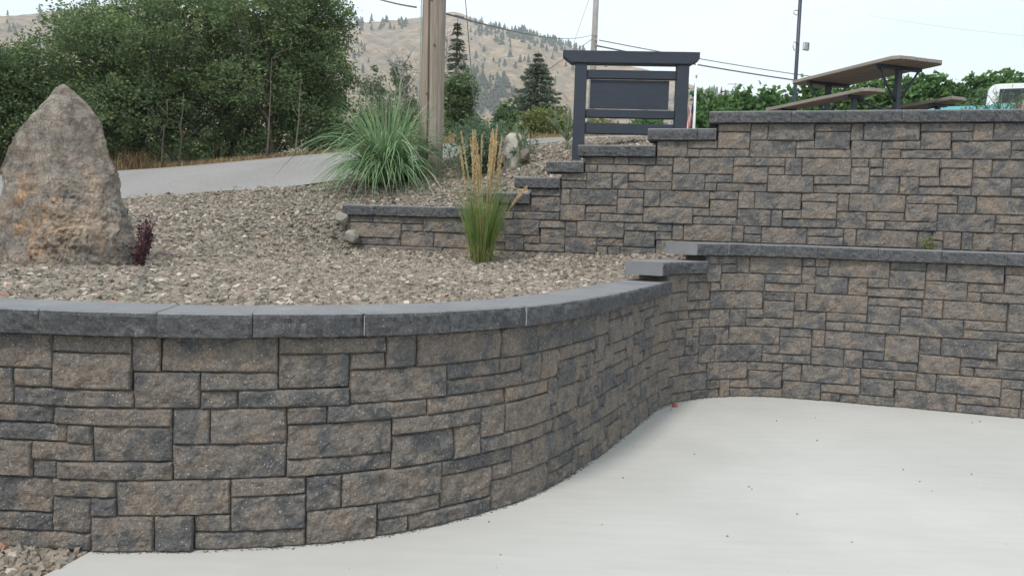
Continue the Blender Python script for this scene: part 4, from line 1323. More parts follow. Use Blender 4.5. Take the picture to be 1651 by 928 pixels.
# feather reed grass with straw plumes
p = hit(776, 424, 5.0, 9.0)
rg = empty('feather_reed_grass', p, 'upright feather reed grass with straw plumes in front of the stepped wall', 'grass clump')
P = blades(360, 0.105, (0.4, 0.95), (0.02, 0.36), 8, 1.0, 0.6)
V, F, tt = ribbons(P, (0.0075 * np.array([.9, 1, 1, .95, .85, .7, .45, .1]))[None] * RNG.uniform(.6, 1.2, (360, 1)), np.clip(RNG.normal(0.55, 0.27, 360), 0, 1))
new_obj('blades', raw_mesh('blades', V, F, tt), rg, (M_REED,))
P = blades(46, 0.10, (0.5, 0.8), (0.35, 0.6), 8, 0.95, 0.9)
V, F, tt = ribbons(P, 0.006 * np.linspace(1, .15, 8), np.clip(RNG.normal(0.6, 0.25, 46), 0, 1))
new_obj('arching_blades', raw_mesh('arching_blades', V, F, tt), rg, (M_REED,))
P = blades(70, 0.12, (0.2, 0.55), (0.4, 0.95), 7, 0.9, 1.0)
V, F, tt = ribbons(P, 0.005 * np.linspace(1, .2, 7), np.full(70, 1.0))
new_obj('dry_blades', raw_mesh('dry_blades', V, F, tt), rg, (M_REED,))
NS = 23
sp = blades(NS, 0.11, (1.0, 1.40), (0.0, 0.15), 12, 1.0, 0.12)
sp[-1] = np.stack([np.linspace(0.02, 0.42, 12), np.full(12, -0.05), 0.78 * np.sin(np.linspace(0, 1.25, 12))], 1)
mb = MB()
for s in sp: mb.tube([tuple(q) for q in s], 0.0022, 4)
mb.build('stalks', M_STRAW, rg)
av = mb  # stalks done
VV, FF, TT, nv = [], [], [], 0
for s in sp:
    top = s[-5:]
    tq = np.linspace(0, 1, 70)
    cpt = np.stack([np.interp(tq * 4, np.arange(5), top[:, a]) for a in range(3)], 1)
    prof = 0.0062 * np.sin(PI * (tq * 0.9 + 0.08)) + 0.003
    C = np.repeat(cpt, 3, 0) + RNG.normal(0, 1, (210, 3)) * np.repeat(prof, 3)[:, None] * np.array([.5, .5, .8])
    n = len(C)
    d = np.array([0, 0, 1.0]) + RNG.normal(0, 0.28, (n, 3)); d /= np.linalg.norm(d, axis=1)[:, None]
    sd = np.cross(d, unit(n)); sd /= np.linalg.norm(sd, axis=1)[:, None]
    V = np.stack([C - d * .016, C + sd * .0035, C + d * .018, C - sd * .0035], 1).reshape(-1, 3)
    VV.append(V); FF.append(np.arange(4 * n).reshape(n, 4) + nv); nv += 4 * n
    TT.append(np.clip(RNG.normal(0.5, .2, n), 0, 1))
new_obj('seed_heads', raw_mesh('seed_heads', np.vstack(VV), np.vstack(FF), np.concatenate(TT)), rg, (M_STRAW,))

# purple barberry by the boulder
p = at(222, 418, BY - 0.12); p[2] = float(T(p[0], p[1]))
bb = empty('barberry_shrub', p, 'small purple-leaved barberry at the foot of the big boulder', 'shrub')
mb = MB(); PP = []
for k in range(16):
    tip = np.array([RNG.uniform(-0.02, 0.13), RNG.uniform(-.1, .08), RNG.uniform(0.12, 0.37)])
    if k < 3: tip = np.array([0.0 + 0.05 * k, RNG.uniform(-.05, .05), 0.38 - 0.03 * k])
    pts = limb_pts((0, 0, -0.02), tip, 6, 0.06)
    mb.tube(pts, [.004, .0035, .003, .0025, .002, .001], 4)
    q = np.array(pts)
    tq = RNG.uniform(0.25, 1, 60) * 5
    PP.append(np.stack([np.interp(tq, np.arange(6), q[:, a]) for a in range(3)], 1) + RNG.normal(0, .012, (60, 3)))
mb.build('stems', M_BARK, bb)
PP = np.vstack(PP)
leaf_mesh('leaves', PP, np.clip(RNG.normal(.5, .25, len(PP)), 0, 1), 0.022, M_PURPLE, bb, (0, 0, 0), 0.6)

def stem_plant(name, p, label, nst, h, spread, leaf, nleaf, mat, cat='plant', asp=0.25, lw=0.35):
    root = empty(name, p, label, cat)
    mb = MB(); PP = []
    for k in range(nst):
        tip = np.array([RNG.normal(0, spread), RNG.normal(0, spread * .7), h * RNG.uniform(.55, 1.05)])
        pts = limb_pts((RNG.normal(0, spread * .3), RNG.normal(0, spread * .3), -0.03), tip, 5, 0.07)
        mb.tube(pts, [.005, .0045, .004, .003, .0015], 4)
        q = np.array(pts)
        tq = RNG.uniform(lw, 4.0, nleaf)
        PP.append(np.stack([np.interp(tq, np.arange(5), q[:, a]) for a in range(3)], 1) + RNG.normal(0, leaf * .45, (nleaf, 3)))
    mb.build('stems', mat, root)
    PP = np.vstack(PP)
    leaf_mesh('leaves', PP, np.clip(RNG.normal(.5, .22, len(PP)), 0, 1), leaf, mat, root, (0, 0, 0), asp, 0.1)
    for o in root.children:
        if o.name.startswith('stems') and 'tint' not in o.data.attributes:
            a = o.data.attributes.new('tint', 'FLOAT', 'FACE')
            a.data.foreach_set('value', np.full(len(o.data.polygons), 0.4, np.float32))
    return root
p = hit(772, 281, 8.9, 14); stem_plant('leafy_shrub', p, 'bushy blue-green shrub right of the utility pole on the gravel crest', 70, 0.66, 0.30, 0.065, 55, M_LEAF_BLUE, 'shrub', 0.3)
p = hit(835, 262, 8.9, 14) + np.array([0.05, 0.35, 0]); stem_plant('leafy_shrub', p, 'tall loose green shrub directly behind the upright pale rock', 12, 0.52, 0.14, 0.065, 30, M_LEAF_BLUE, 'shrub', 0.3)
p = at(958, 409, 8.22); p[2] = float(T(p[0], p[1])); stem_plant('weed', p, 'tiny green weed at the foot of the stepped wall near its middle', 4, 0.10, 0.015, 0.022, 10, M_LEAF_YEL, 'weed', 0.4)
p = np.array([*UPW.pos(UPW.s_of_px(1497, 1.5), 0.06), 1.36]); stem_plant('weed', p, 'green weed growing on the ledge against the upper wall', 10, 0.18, 0.035, 0.025, 26, M_LEAF_YEL, 'weed', 0.35)
p = at(1610, 182, 7.55); p[2] = 2.58; stem_plant('feathery_plant', p, 'feathery pale green plant behind the upper wall cap near the truck', 20, 0.33, 0.15, 0.045, 34, M_LEAF_BLUE, 'plant', 0.16)
p = at(1562, 180, 7.75); p[2] = 2.58; stem_plant('feathery_plant', p, 'low wispy plant under the right bench of the picnic table', 12, 0.24, 0.10, 0.05, 22, M_LEAF_GREY, 'plant', 0.16)
p = at(1172, 178, 9.6); p[2] = float(T(p[0], p[1])); rb = stem_plant('rose_bush', p, 'small rose bush with one red bloom behind the top wall step', 12, 0.52, 0.10, 0.055, 30, M_LEAF_VINE, 'shrub', 0.6)
fp = at(1165, 149, 9.6) - p
mb = MB()
for k in range(9):
    a = k * 2.4
    mb.beam(tuple(fp), tuple(fp + np.array([math.cos(a) * .022, math.sin(a) * .022, .012])), 0.02, 0.005)
mb.build('bloom', M_ROSE, rb)

def cholla(p, label, segs):
    root = empty('cholla_cactus', p, label, 'cactus')
    mb = MB(); sv = []
    for (a, b, r) in segs:
        a, b = np.array(a), np.array(b)
        pts = limb_pts(a, b, 6, 0.03)
        mb.tube(pts, [r * 1.0, r * 1.05, r, r * .95, r * .85, r * .4], 8)
        q = np.array(pts)
        nsp = int(np.linalg.norm(b - a) * 700)
        tq = RNG.uniform(0, 5, nsp)
        c = np.stack([np.interp(tq, np.arange(6), q[:, k]) for k in range(3)], 1)
        u = unit(nsp)
        sv.append((c + u * r * .7, u, r))
    o = mb.build('stems', M_CHOLLA, root)
    at_ = o.data.attributes.new('tint', 'FLOAT', 'FACE'); at_.data.foreach_set('value', np.clip(RNG.normal(.4, .15, len(o.data.polygons)), 0, .75).astype(np.float32))
    C = np.vstack([s[0] for s in sv]); U = np.vstack([s[1] for s in sv]); n = len(C)
    sd = np.cross(U, unit(n)); sd /= np.linalg.norm(sd, axis=1)[:, None]
    V = np.stack([C - sd * .004, C + U * .026, C + sd * .004], 1).reshape(-1, 3)
    new_obj('spines', raw_mesh('spines', V, np.arange(3 * n).reshape(n, 3), np.clip(RNG.normal(.6, .3, n), 0, 1)), root, (M_CHOLLA,))
p = hit(914, 243, 8.8, 12)
k = p[1] / F_PX
cholla(p, 'branching cholla cactus on the gravel beside the left post of the sign', [((0, 0, -.03), (.0, 0, 22 * k), .018), ((0, 0, 20 * k), (2 * k, .02, 68 * k), .017), ((0, 0, 18 * k), (-18 * k, .0, 38 * k), .014), ((-16 * k, 0, 36 * k), (-33 * k, .02, 52 * k), .013), ((-14 * k, 0, 33 * k), (-22 * k, -.02, 62 * k), .012),
    ((1 * k, 0, 18 * k), (14 * k, -.03, 36 * k), .015), ((13 * k, -.03, 35 * k), (38 * k, -.02, 50 * k), .013), ((3 * k, 0, 34 * k), (24 * k, .02, 72 * k), .014), ((0, 0, 30 * k), (-8 * k, .03, 58 * k), .012)])
p = at(834, 262, YR - 0.16); p[2] = float(T(p[0], p[1]))
k = p[1] / F_PX
cholla(p, 'short two-armed cholla cactus against the upright pale rock', [((0, 0, -.03), (2 * k, 0, 40 * k), .016), ((2 * k, 0, 38 * k), (-4 * k, 0, 72 * k), .014), ((2 * k, 0, 36 * k), (16 * k, -.02, 66 * k), .014)])

# ------------------------------------------------------------------ utility poles and wires
PB = hit(694, 276, 8.9, 14)
PY = PB[1]
pole = empty('utility_pole', PB, 'thick weathered wooden utility pole rising beside the fountain grass', 'utility pole')
k = PY / F_PX
rad0, rad1 = 19.0 * k, 17.6 * k
segs, hts = 150, np.linspace(-0.3, 4.6, 60)
V = []
for hgt in hts:
    rr_ = rad0 + (rad1 - rad0) * max(0, hgt) / 4.6
    for s in range(segs):
        th = 2 * PI * s / segs
        q = Vector((math.cos(th), math.sin(th), hgt * 0.35))
        r_ = rr_ * (1 + 0.012 * fbm(q, 3.0, 3))
        da = (th - (1.5 * PI - 0.30 + 0.05 * math.sin(hgt * 2.2))) 
        ck = math.exp(-(da / 0.062) ** 2) * 0.06
        da2 = th - (1.5 * PI + 0.55 + 0.03 * math.sin(hgt * 3))
        ck += math.exp(-(da2 / 0.03) ** 2) * 0.006
        r_ -= ck
        lean = 0.0
        V.append((r_ * math.cos(th) + lean, r_ * math.sin(th), hgt))
i, j = np.meshgrid(np.arange(segs), np.arange(len(hts) - 1))
i, j = i.ravel(), j.ravel()
f = np.stack([j * segs + i, j * segs + (i + 1) % segs, (j + 1) * segs + (i + 1) % segs, (j + 1) * segs + i], 1)
new_obj('shaft', raw_mesh('shaft', np.array(V), [f, np.array([[(len(hts) - 1) * segs + q for q in range(segs)]])], smooth=True), pole, (M_POLE,))
MB().tube([(-rad0 * 1.05, -0.03, -0.1), (-rad0 * 1.06, -0.03, 1.5), (-rad1 * 1.12, -0.03, 4.5)], 0.008, 6).build('ground_wire', simple('pale_green_cable', (0.33, 0.40, 0.36), .5), pole)
for hh, xx in ((0.95, -.05), (1.55, .03), (2.1, -.02)):
    MB().tube([(xx, -rad0 * .90, hh), (xx, -rad0 * 1.06, hh)], 0.012, 8).build('bolt_head', M_STEEL, pole)

P2Y = 39.0
g2 = on(at(958, 85, P2Y)[0], P2Y)
b2, t2 = at(955.0, 120, P2Y), at(965, 0, P2Y)
pole2 = empty('utility_pole', (b2[0], P2Y, g2[2]), 'distant wooden utility pole seen above the dark sign frame', 'utility pole')
MB().tube([(0, 0, -0.3), (0.02, 0, b2[2] - g2[2]), (0.05, 0, t2[2] - g2[2] + 1.2)], [0.17, 0.155, 0.125], 12).build('shaft', M_DEAD, pole2)
for py in (58, 66, 74):
    q = at(961, py, P2Y) - np.array([b2[0], P2Y, g2[2]])
    MB().tube([(q[0], -0.14, q[2]), (q[0], -0.30, q[2])], 0.05, 8).build('insulator', M_GREYM, pole2)

def wire(label, a, b, sag, r, ctrl=14):
    a, b = np.array(a), np.array(b)
    pts = []
    for q in np.linspace(0, 1, ctrl):
        p = a + (b - a) * q
        p[2] -= sag * 4 * q * (1 - q)
        pts.append(tuple(p - a))
    o = MB().tube(pts, r, 6).build('overhead_wire', M_WIRE)
    o.location = Vector(a)
    return tag(o, label, 'wire', 'overhead wires')
pt1 = at(710, 20, PY)
w1 = wire('black overhead wire running from the near utility pole to the distant pole', pt1, at(956, 56, P2Y), 0.25, 0.011)
q0 = at(734, 26, PY * 1.14); q1 = at(747, 28.6, PY * 1.21)
MB().tube([tuple(q0 - pt1), tuple(q1 - pt1)], 0.018, 8).build('splice_sleeve', M_WIRE, w1)
wire('overhead wire leaving the near utility pole towards the upper left', at(671, 12, PY), at(560, -22, PY * 1.5), 0.05, 0.012)
wire('upper of two overhead wires stretching right from the distant pole', at(966, 65, P2Y), at(1700, 160, 55), 0.5, 0.022, 20)
wire('lower thicker overhead wire stretching right from the distant pole', at(962, 74, P2Y), at(1700, 168, 50), 0.5, 0.034, 20)
wire('slanting guy wire dropping left from the distant pole', at(957, 62, P2Y), at(880, 115, P2Y - 3), 0.0, 0.014, 4)
wire('near-vertical thin cable hanging right of the near pole', at(750, -6, 13), at(768, 200, 13), 0.05, 0.008, 8)
wire('faint high wire crossing the sky above the distant pole', at(951, -5, 60), at(925, 70, 60), 0.0, 0.014, 4)
wire('faint high wire across the sky at upper right', at(1400, 25, 70), at(1700, 62, 70), 0.2, 0.006, 8)
# tiny far pole with crossarm
fp0 = at(1185, 152, 150)
fpo = empty('utility_pole', (fp0[0], 150, 4.0), 'tiny far utility pole with crossarm above the vines', 'utility pole')
MB().tube([(0, 0, -.2), (0, 0, at(1185, 134, 150)[2] - 4)], 0.14, 8).build('shaft', M_GREYM, fpo)
MB().box((0, 0, at(1185, 136, 150)[2] - 4), (2.9, 0.12, 0.14)).build('crossarm', M_GREYM, fpo)

# ------------------------------------------------------------------ dark sign frame
SY0, SY1 = 9.16, 9.08
def sp_(px, py):
    t = (px - 932) / (1096 - 932)
    return at(px, py, SY0 + (SY1 - SY0) * t)
sA, sB = sp_(932, 240), sp_(1096, 205)
sdirn = Vector((sB[0] - sA[0], sB[1] - sA[1], 0)); slen = sdirn.length; srz = math.atan2(sdirn.y, sdirn.x)
gl = float(T(sA[0], sA[1]))
sign = empty('sign_frame', (sA[0], sA[1], gl), 'dark slate-blue timber sign frame with a blank panel behind the stepped wall', 'sign', None, srz)
def sl(px, py):
    q = sp_(px, py)
    d = Vector((q[0] - sA[0], q[1] - sA[1], 0))
    return d.dot(sdirn.normalized()), q[2] - gl
pw = 0.135
topz = sl(1017, 85)[1]
bz = sl(1017, 104.5)[1]
for xx in (0.0, slen):
    MB().box((xx, 0, (bz - 0.25) / 2 - 0.002), (pw, pw, bz + 0.25)).build('post', M_NAVY, sign, 0.004)
x0, x1 = sl(908, 84)[0], sl(1127, 89)[0]
xb0, xb1 = sl(921, 102)[0], sl(1112, 106)[0]
MB().prism([(x0, topz), (x1, topz), (x1, topz - 0.075), (xb1, bz), (xb0, bz), (x0, topz - 0.06)], 'y', -0.085, 0.085).build('top_beam', M_NAVY, sign, 0.004)
def rail(pya, pyb, nm='rail'):
    za, zb = sl(1010, pya)[1], sl(1010, pyb)[1]
    MB().box((slen / 2, 0, (za + zb) / 2), (slen - pw - 0.002, 0.085, abs(za - zb))).build(nm, M_NAVY, sign, 0.004)
    return za, zb
rail(114.5, 128)
r2a, r2b = rail(178, 191)
rail(200, 217)
pa, pb_ = sl(952, 128.5), sl(1077, 177.5)
MB().box(((pa[0] + pb_[0]) / 2, 0.0, (pa[1] + pb_[1]) / 2), (pb_[0] - pa[0], 0.022, pa[1] - pb_[1])).build('sign_panel', M_NAVY, sign, 0.002)

# ------------------------------------------------------------------ picnic table
tc_ = np.array([4.24, 10.15])
tdir = np.array([-0.316, 0.949])
tg = float(T(*tc_))
TOPZ = 3.49 - tg
table = empty('picnic_table', (tc_[0], tc_[1], tg), 'weathered wooden picnic table on dark steel legs above the upper wall', 'picnic table', None, math.atan2(tdir[1], tdir[0]))
# local x runs along the table (towards the far end), local y to the left
TL, TW = 1.86, 0.74
nb = 5
for k in range(nb):
    bw = TW / nb
    y = -TW / 2 + bw * (k + .5)
    cut = 0.07 if k in (0, nb - 1) else 0.0
    s = -1 if k == 0 else 1
    if cut:
        poly = [(-TL / 2, y - s * (bw / 2 - .007)), (TL / 2, y - s * (bw / 2 - .007)), (TL / 2, y), (TL / 2 - cut, y + s * (bw / 2 - .007)), (-TL / 2 + cut, y + s * (bw / 2 - .007)), (-TL / 2, y)]
        MB().prism(poly, 'z', TOPZ, TOPZ + 0.04).build('tabletop_plank', M_PLANK, table, 0.003)
    else:
        MB().box((0, y, TOPZ + 0.02 + RNG.uniform(-.003, .003)), (TL + RNG.uniform(-.03, .02), bw - .014, 0.04)).build('tabletop_plank', M_PLANK, table, 0.003)
BENZ = TOPZ - 0.385
for s in (-1, 1):
    for q in (0, 1):
        yb = s * (0.545 + 0.135 * q)
        if q == 1:
            o_ = s * 0.064
            poly = [(-TL / 2, yb - o_), (TL / 2, yb - o_), (TL / 2, yb), (TL / 2 - .05, yb + o_), (-TL / 2 + .05, yb + o_), (-TL / 2, yb)]
            MB().prism(poly, 'z', BENZ, BENZ + 0.038).build('bench_plank', M_PLANK, table, 0.003)
        else:
            MB().box((0, yb, BENZ + 0.019), (TL, 0.128, 0.038)).build('bench_plank', M_PLANK, table, 0.003)
for xx in (-0.60, 0.60):
    MB().box((xx, 0, (TOPZ - 0.04 - 0.05) / 2), (0.062, 0.062, TOPZ - 0.04 + 0.05)).build('post', M_STEEL, table, 0.004)
    MB().box((xx, 0, TOPZ - 0.0215), (0.06, TW * .86, 0.04)).build('crossbar', M_STEEL, table, 0.003)
    for s in (-1, 1):
        MB().tube([(xx, s * 0.034, TOPZ * 0.45), (xx, s * TW * .38, TOPZ - 0.045)], 0.013, 8).build('brace', M_STEEL, table)
        MB().box((xx, s * 0.612, BENZ - 0.0165), (0.06, 0.24, 0.03)).build('bench_support', M_STEEL, table, 0.003)
        MB().box((xx, s * 0.612, (BENZ - 0.032 - 0.05) / 2), (0.05, 0.05, BENZ - 0.032 + 0.05)).build('bench_post', M_STEEL, table, 0.003)
    for s in (-1, 1):
        MB().tube([(xx, s * 0.05, TOPZ * .32), (xx, s * 0.2, TOPZ * .30), (xx, s * .58, TOPZ * .42)], 0.012, 6).build('tie_rod', M_STEEL, table)

# ------------------------------------------------------------------ flood light pole, flagpole, shed
LY = 12.5
lb, lt = at(1280.5, 165, LY), at(1290.5, -4, LY)
lp = empty('light_pole', (lb[0], LY, float(T(lb[0], LY))), 'thin dark metal pole carrying a small floodlight behind the picnic table', 'light pole')
o_ = np.array(lp.location)
MB().tube([(0, 0, -0.2), (0, 0, lb[2] - o_[2]), (0.005, 0, lt[2] - o_[2] + 0.5)], 0.028, 10).build('shaft', M_STEEL, lp)
q = at(1293, 77, LY) - o_
fl = MB().box((q[0] + 0.03, -0.09, q[2]), (0.105, 0.05, 0.12), 0.5).build('floodlight', M_GREYM, lp, 0.008)
MB().box((q[0] + 0.016, -0.116, q[2]), (0.085, 0.006, 0.095), 0.5).build('lens', M_WHITE, fl)
MB().tube([(0, -0.03, q[2] + .05), (-.07, -.05, q[2] + .07), (-.085, -.05, q[2]), (-.05, -.03, q[2] - .06)], 0.006, 6).build('cable_loop', M_WIRE, lp)
MB().tube([(0.09, -0.10, q[2] + .05), (.13, -.10, q[2] + .05), (.125, -.10, q[2] - .05)], 0.008, 6).build('bracket', M_STEEL, lp)
q = at(1285, 21, LY) - o_
MB().tube([(q[0] + .02, -.02, q[2] + .03), (q[0] - .05, -.02, q[2] + .03), (q[0] - .06, -.02, q[2] - .01), (q[0] - .02, -.02, q[2] - .04), (q[0] + .03, -.02, q[2] - .02)], 0.006, 6).build('cable_loop', M_WIRE, lp)

FY = 22.0
fb, ft = at(1118.5, 206, FY), at(1126, 98, FY)
fpole = empty('flagpole', (fb[0], FY, float(T(fb[0], FY))), 'slim white flagpole just right of the dark sign frame', 'flagpole')
o_ = np.array(fpole.location)
MB().tube([(0, 0, -0.2), (0.0, 0, fb[2] - o_[2]), (0.0, 0, ft[2] - o_[2])], [0.045, 0.04, 0.022], 10).build('shaft', M_WHITE, fpole)
MB().tube([(0, -.03, ft[2] - o_[2] - .42), (0, -.07, ft[2] - o_[2] - .40)], 0.03, 8).build('cleat', M_GREYM, fpole)
# limp striped flag on a short staff beside it
gtop, gbot = at(1117, 170, FY) - o_, at(1112, 206, FY) - o_
fo = empty('flag', (fb[0], FY, o_[2] + gbot[2]), 'small limp red and white striped flag hanging by the flagpole', 'flag')
nu_, nv_ = 12, 20
V = []; tn = []
for a in range(nv_ + 1):
    for b in range(nu_ + 1):
        u, v = b / nu_, a / nv_
        V.append((-0.03 - u * 0.17 - 0.05 * (1 - v), 0.06 * math.sin(u * 9 + v * 2) - .03, v * (gtop[2] - gbot[2]) - 0.05 * u))
for a in range(nv_):
    for b in range(nu_):
        tn.append(0.8 if (a > 12 and b < 5) else (0.1 if b % 2 == 0 else 0.5))
i, j = np.meshgrid(np.arange(nu_), np.arange(nv_))
a = (j * (nu_ + 1) + i).ravel()
new_obj('cloth', raw_mesh('cloth', np.array(V), np.stack([a, a + 1, a + nu_ + 2, a + nu_ + 1], 1), tn, True), fo, (M_FLAG,))

SHY = 40.0
s0_, s1_ = at(1040, 199.5, SHY), at(1215, 203.5, SHY)
shed = empty('shed', ((s0_[0] + s1_[0]) / 2, SHY + 2, 4.0), 'low dark building with a pale flat roof edge behind the flagpole', 'building')
wdt = s1_[0] - s0_[0]; ht = s0_[2] - 4.0
MB().box((0, 0, (ht - 0.2) / 2 - .1), (wdt - .3, 4.0, ht)).build('wall', M_SHEDW, shed)
MB().box((0, 0, ht - 0.06), (wdt, 4.6, 0.16)).build('roof', M_GREYM, shed, 0.01)
for k in range(4):
    w_ = MB().box((-wdt / 2 + 1.0 + k * 1.2, -2.012, ht * .55), (0.7, 0.03, 0.8)).build('window', M_WHITE, shed)
    MB().box((-wdt / 2 + 1.0 + k * 1.2, -2.035, ht * .55), (0.6, 0.02, 0.7)).build('pane', M_GLASS, w_)

# ------------------------------------------------------------------ old two-tone pickup
TY = 20.0
t0 = at(1455, 165.5, TY)
tgz = float(T(11.5, TY))
cab_c = at(1591, 150, TY)
cx0 = 2.1
TRZ = R(-25)
truck = empty('pickup_truck', (cab_c[0] - cx0 * math.cos(TRZ), TY - cx0 * math.sin(TRZ), tgz), 'old teal pickup truck with white cab roof parked beyond the picnic table', 'pickup truck', None, TRZ)
RAIL = t0[2] - tgz
CABT = at(1625, 136, TY)[2] - tgz
body = MB().prism([(0, .48), (0, RAIL), (cx0 + 1.5, RAIL), (cx0 + 1.6, RAIL - .02), (cx0 + 2.9, RAIL - .10), (cx0 + 3.0, RAIL - .25), (cx0 + 3.0, .48)], 'y', 0.0, 1.75).build('body', M_TEAL, truck, 0.03, 2)
cab = MB().prism([(cx0 + .02, RAIL), (cx0 + .05, CABT - .12), (cx0 + .13, CABT - .02), (cx0 + .25, CABT), (cx0 + 1.05, CABT), (cx0 + 1.2, CABT - .05), (cx0 + 1.55, RAIL)], 'y', 0.10, 1.65).build('cab', M_TRUCKW, truck, 0.02, 2)
MB().prism([(cx0 + .26, RAIL + .05), (cx0 + .28, CABT - .13), (cx0 + .92, CABT - .13), (cx0 + 1.18, RAIL + .05)], 'y', 0.078, 0.10).build('side_window', M_GLASS, cab)
MB().box((cx0 + .028, 0.875, (RAIL + CABT) / 2), (.03, 1.0, (CABT - RAIL) * .62)).build('rear_window', M_GLASS, cab)
MB().box((-.04, .875, .62), (.09, 1.7, .14)).build('rear_bumper', M_CHROME, truck, .02)
MB().box((cx0 + 3.05, .875, .60), (.09, 1.7, .14)).build('front_bumper', M_CHROME, truck, .02)
for yy in (.3, 1.45):
    MB().tube([(cx0 + 2.99, yy, .85), (cx0 + 3.03, yy, .85)], .10, 14).build('headlight', M_WHITE, truck)
    MB().box((-.012, yy - .12 if yy < 1 else yy + .12, .85), (.02, .10, .16)).build('tail_light', M_ROSE, truck)
for wx in (.75, cx0 + 2.35):
    for wy in (.0, 1.75):
        ww = MB().tube([(wx, wy - .10, .36), (wx, wy + .10, .36)], .36, 22).build('wheel', M_RUBBER, truck, .03)
        MB().tube([(wx, wy - .115, .36), (wx, wy + .115, .36)], .2, 16).build('rim', M_CHROME, ww)

# ------------------------------------------------------------------ grape vines
def vine(x, y, w, top, label):
    g = float(T(x, y))
    root = empty('grape_vine', (x, y, g), label, 'vine', 'grape vines in the row behind the truck')
    h = top - g
    lobes = [(x + RNG.uniform(-.5, .5) * w, y + RNG.uniform(-.2, .2), g + h * RNG.uniform(.35, .75), w * .42, .45, h * .27) for _ in range(6)] + [(x, y, g + h * .5, w * .75, .5, h * .5)]
    P, t, cc = clumps(lobes, 300, 22, .26)
    sh = []
    for k in range(9):
        bx_ = x + RNG.uniform(-.6, .6) * w
        q = np.linspace(0, 1, 16)
        hh = RNG.uniform(.15, .42)
        sh.append(np.stack([bx_ + RNG.normal(0, .15) * q, np.full(16, y - .1), g + h * .88 + q * hh], 1) + RNG.normal(0, .05, (16, 3)))
    sh = np.vstack(sh)
    P = np.vstack([P, sh]); t = np.concatenate([t, np.clip(RNG.normal(.6, .15, len(sh)), 0, 1)])
    leaf_mesh('foliage', P, t, .135, M_LEAF_VINE, root, (x, y, g), .85, .2)
    MB().tube([(0, 0, -.1), (.04, 0, h * .3), (-.02, .02, h * .6)], [.05, .045, .03], 7).build('stem', M_BARK, root)
VT = [(1150, 156), (1205, 150), (1270, 146), (1335, 136), (1400, 128), (1465, 123), (1530, 124), (1590, 122), (1645, 116), (1700, 112)]
words = ['leftmost vine of the row, beside the rose bush', 'leafy vine left of the thin light pole', 'leafy vine just behind the thin light pole', 'leafy vine behind the left bench of the picnic table', 'leafy vine behind the middle of the picnic table',
         'leafy vine behind the near table post', 'leafy vine behind the right bench of the picnic table', 'leafy vine directly left of the white truck cab', 'leafy vine rising behind the white truck cab', 'vine at the right edge of the picture beyond the truck']
for (px, py), lbl in zip(VT, words):
    VY = 24.0
    q = at(px, py + 1, VY)
    vine(q[0], VY + RNG.uniform(-.2, .2), 1.35, q[2], lbl)

# ------------------------------------------------------------------ trees
# left thicket beyond the road
LT = [(-70, 66, 18.0, 1.8), (15, 74, 17.6, 1.3), (85, 64, 18.3, 1.15), (158, 8, 17.8, 1.25), (225, -45, 18.6, 1.6), (300, -60, 18.0, 1.5), (372, -40, 18.8, 1.5), (440, -70, 18.1, 1.45), (505, -45, 18.5, 1.05)]
LW = ['dark green tree at the left edge beyond the boulder', 'dark leafy tree whose lower half hides behind the boulder', 'dark tree rising right behind the boulder tip', 'tall dense tree just right of the boulder', 'tall dark tree in the thicket above the dry brush',
      'tall dark tree at the middle of the roadside thicket', 'tall tree of the thicket showing thin pale stems', 'dense dark tree in the right part of the roadside thicket', 'rightmost tree of the thicket, its ragged edge against the tan hill']
for (px, py, Y, rad), lbl in zip(LT, LW):
    top = at(px, py, Y)
    g = on(top[0], Y)
    H = top[2] - g[2]
    lobes = []
    for k in range(8):
        f = 0.12 + 0.80 * (k + .5) / 8
        rr_ = rad * (0.75 + 0.35 * math.sin(PI * min(1, f * 1.05))) * RNG.uniform(.75, 1.0)
        lobes.append((g[0] + RNG.normal(0, rad * .25), Y + RNG.normal(0, rad * .3), g[2] + H * f, rr_ * .8, rr_ * .8, H * .14))
    tree('leafy_tree', g, lobes, lbl, M_LEAF_DARK, 0.074, 560, 46, 0.30, 0.07, group='trees of the roadside thicket', stems=3, nl=8)
# low brush along the thicket foot
BR = [(225, 262, 1.1, M_LEAF_DARK, 'tall dark brush behind the dry orange tuft'), (285, 260, 1.2, M_LEAF_DARK, 'tall dark brush behind the green weed clump'), (350, 258, 1.3, M_LEAF_DARK, 'tall dark brush in the middle of the thicket foot'), (422, 254, 1.2, M_LEAF_DARK, 'tall dark brush behind the pale leaning stem'), (482, 250, 1.3, M_LEAF_DARK, 'tall dark brush at the right end of the thicket foot'),
      (205, 268, 0.55, M_LEAF_DARK, 'dark low brush at the thicket foot right of the boulder'), (255, 262, .7, M_LEAF_DARK, 'dark brush at the thicket foot left of the green weed clump'), (318, 262, .55, M_LEAF_MID, 'green weed clump at the road edge below the thicket'),
      (390, 256, .7, M_LEAF_DARK, 'dark brush under the tall thicket tree with pale stems'), (455, 252, .65, M_LEAF_DARK, 'dark brush at the road edge near the thicket right end'), (520, 247, .7, M_LEAF_MID, 'green shrub at the thicket end behind the fountain grass')]
for px, py, hh, mt, lbl in BR:
    g = hit(px, py, 12, 30); g = on(g[0], max(g[1], float(np.interp(g[0], ROAD_FAR[:, 0], ROAD_FAR[:, 1])) + .7))
    tree('brush', g, [(g[0] + RNG.normal(0, .2), g[1] + .5, g[2] + hh * .5, .75, .5, hh * .6), (g[0] + .4, g[1] + .6, g[2] + hh * .4, .6, .5, hh * .5)], lbl, mt, .075, 90, 26, .2, .02, cat='shrub', stems=2, nl=3)

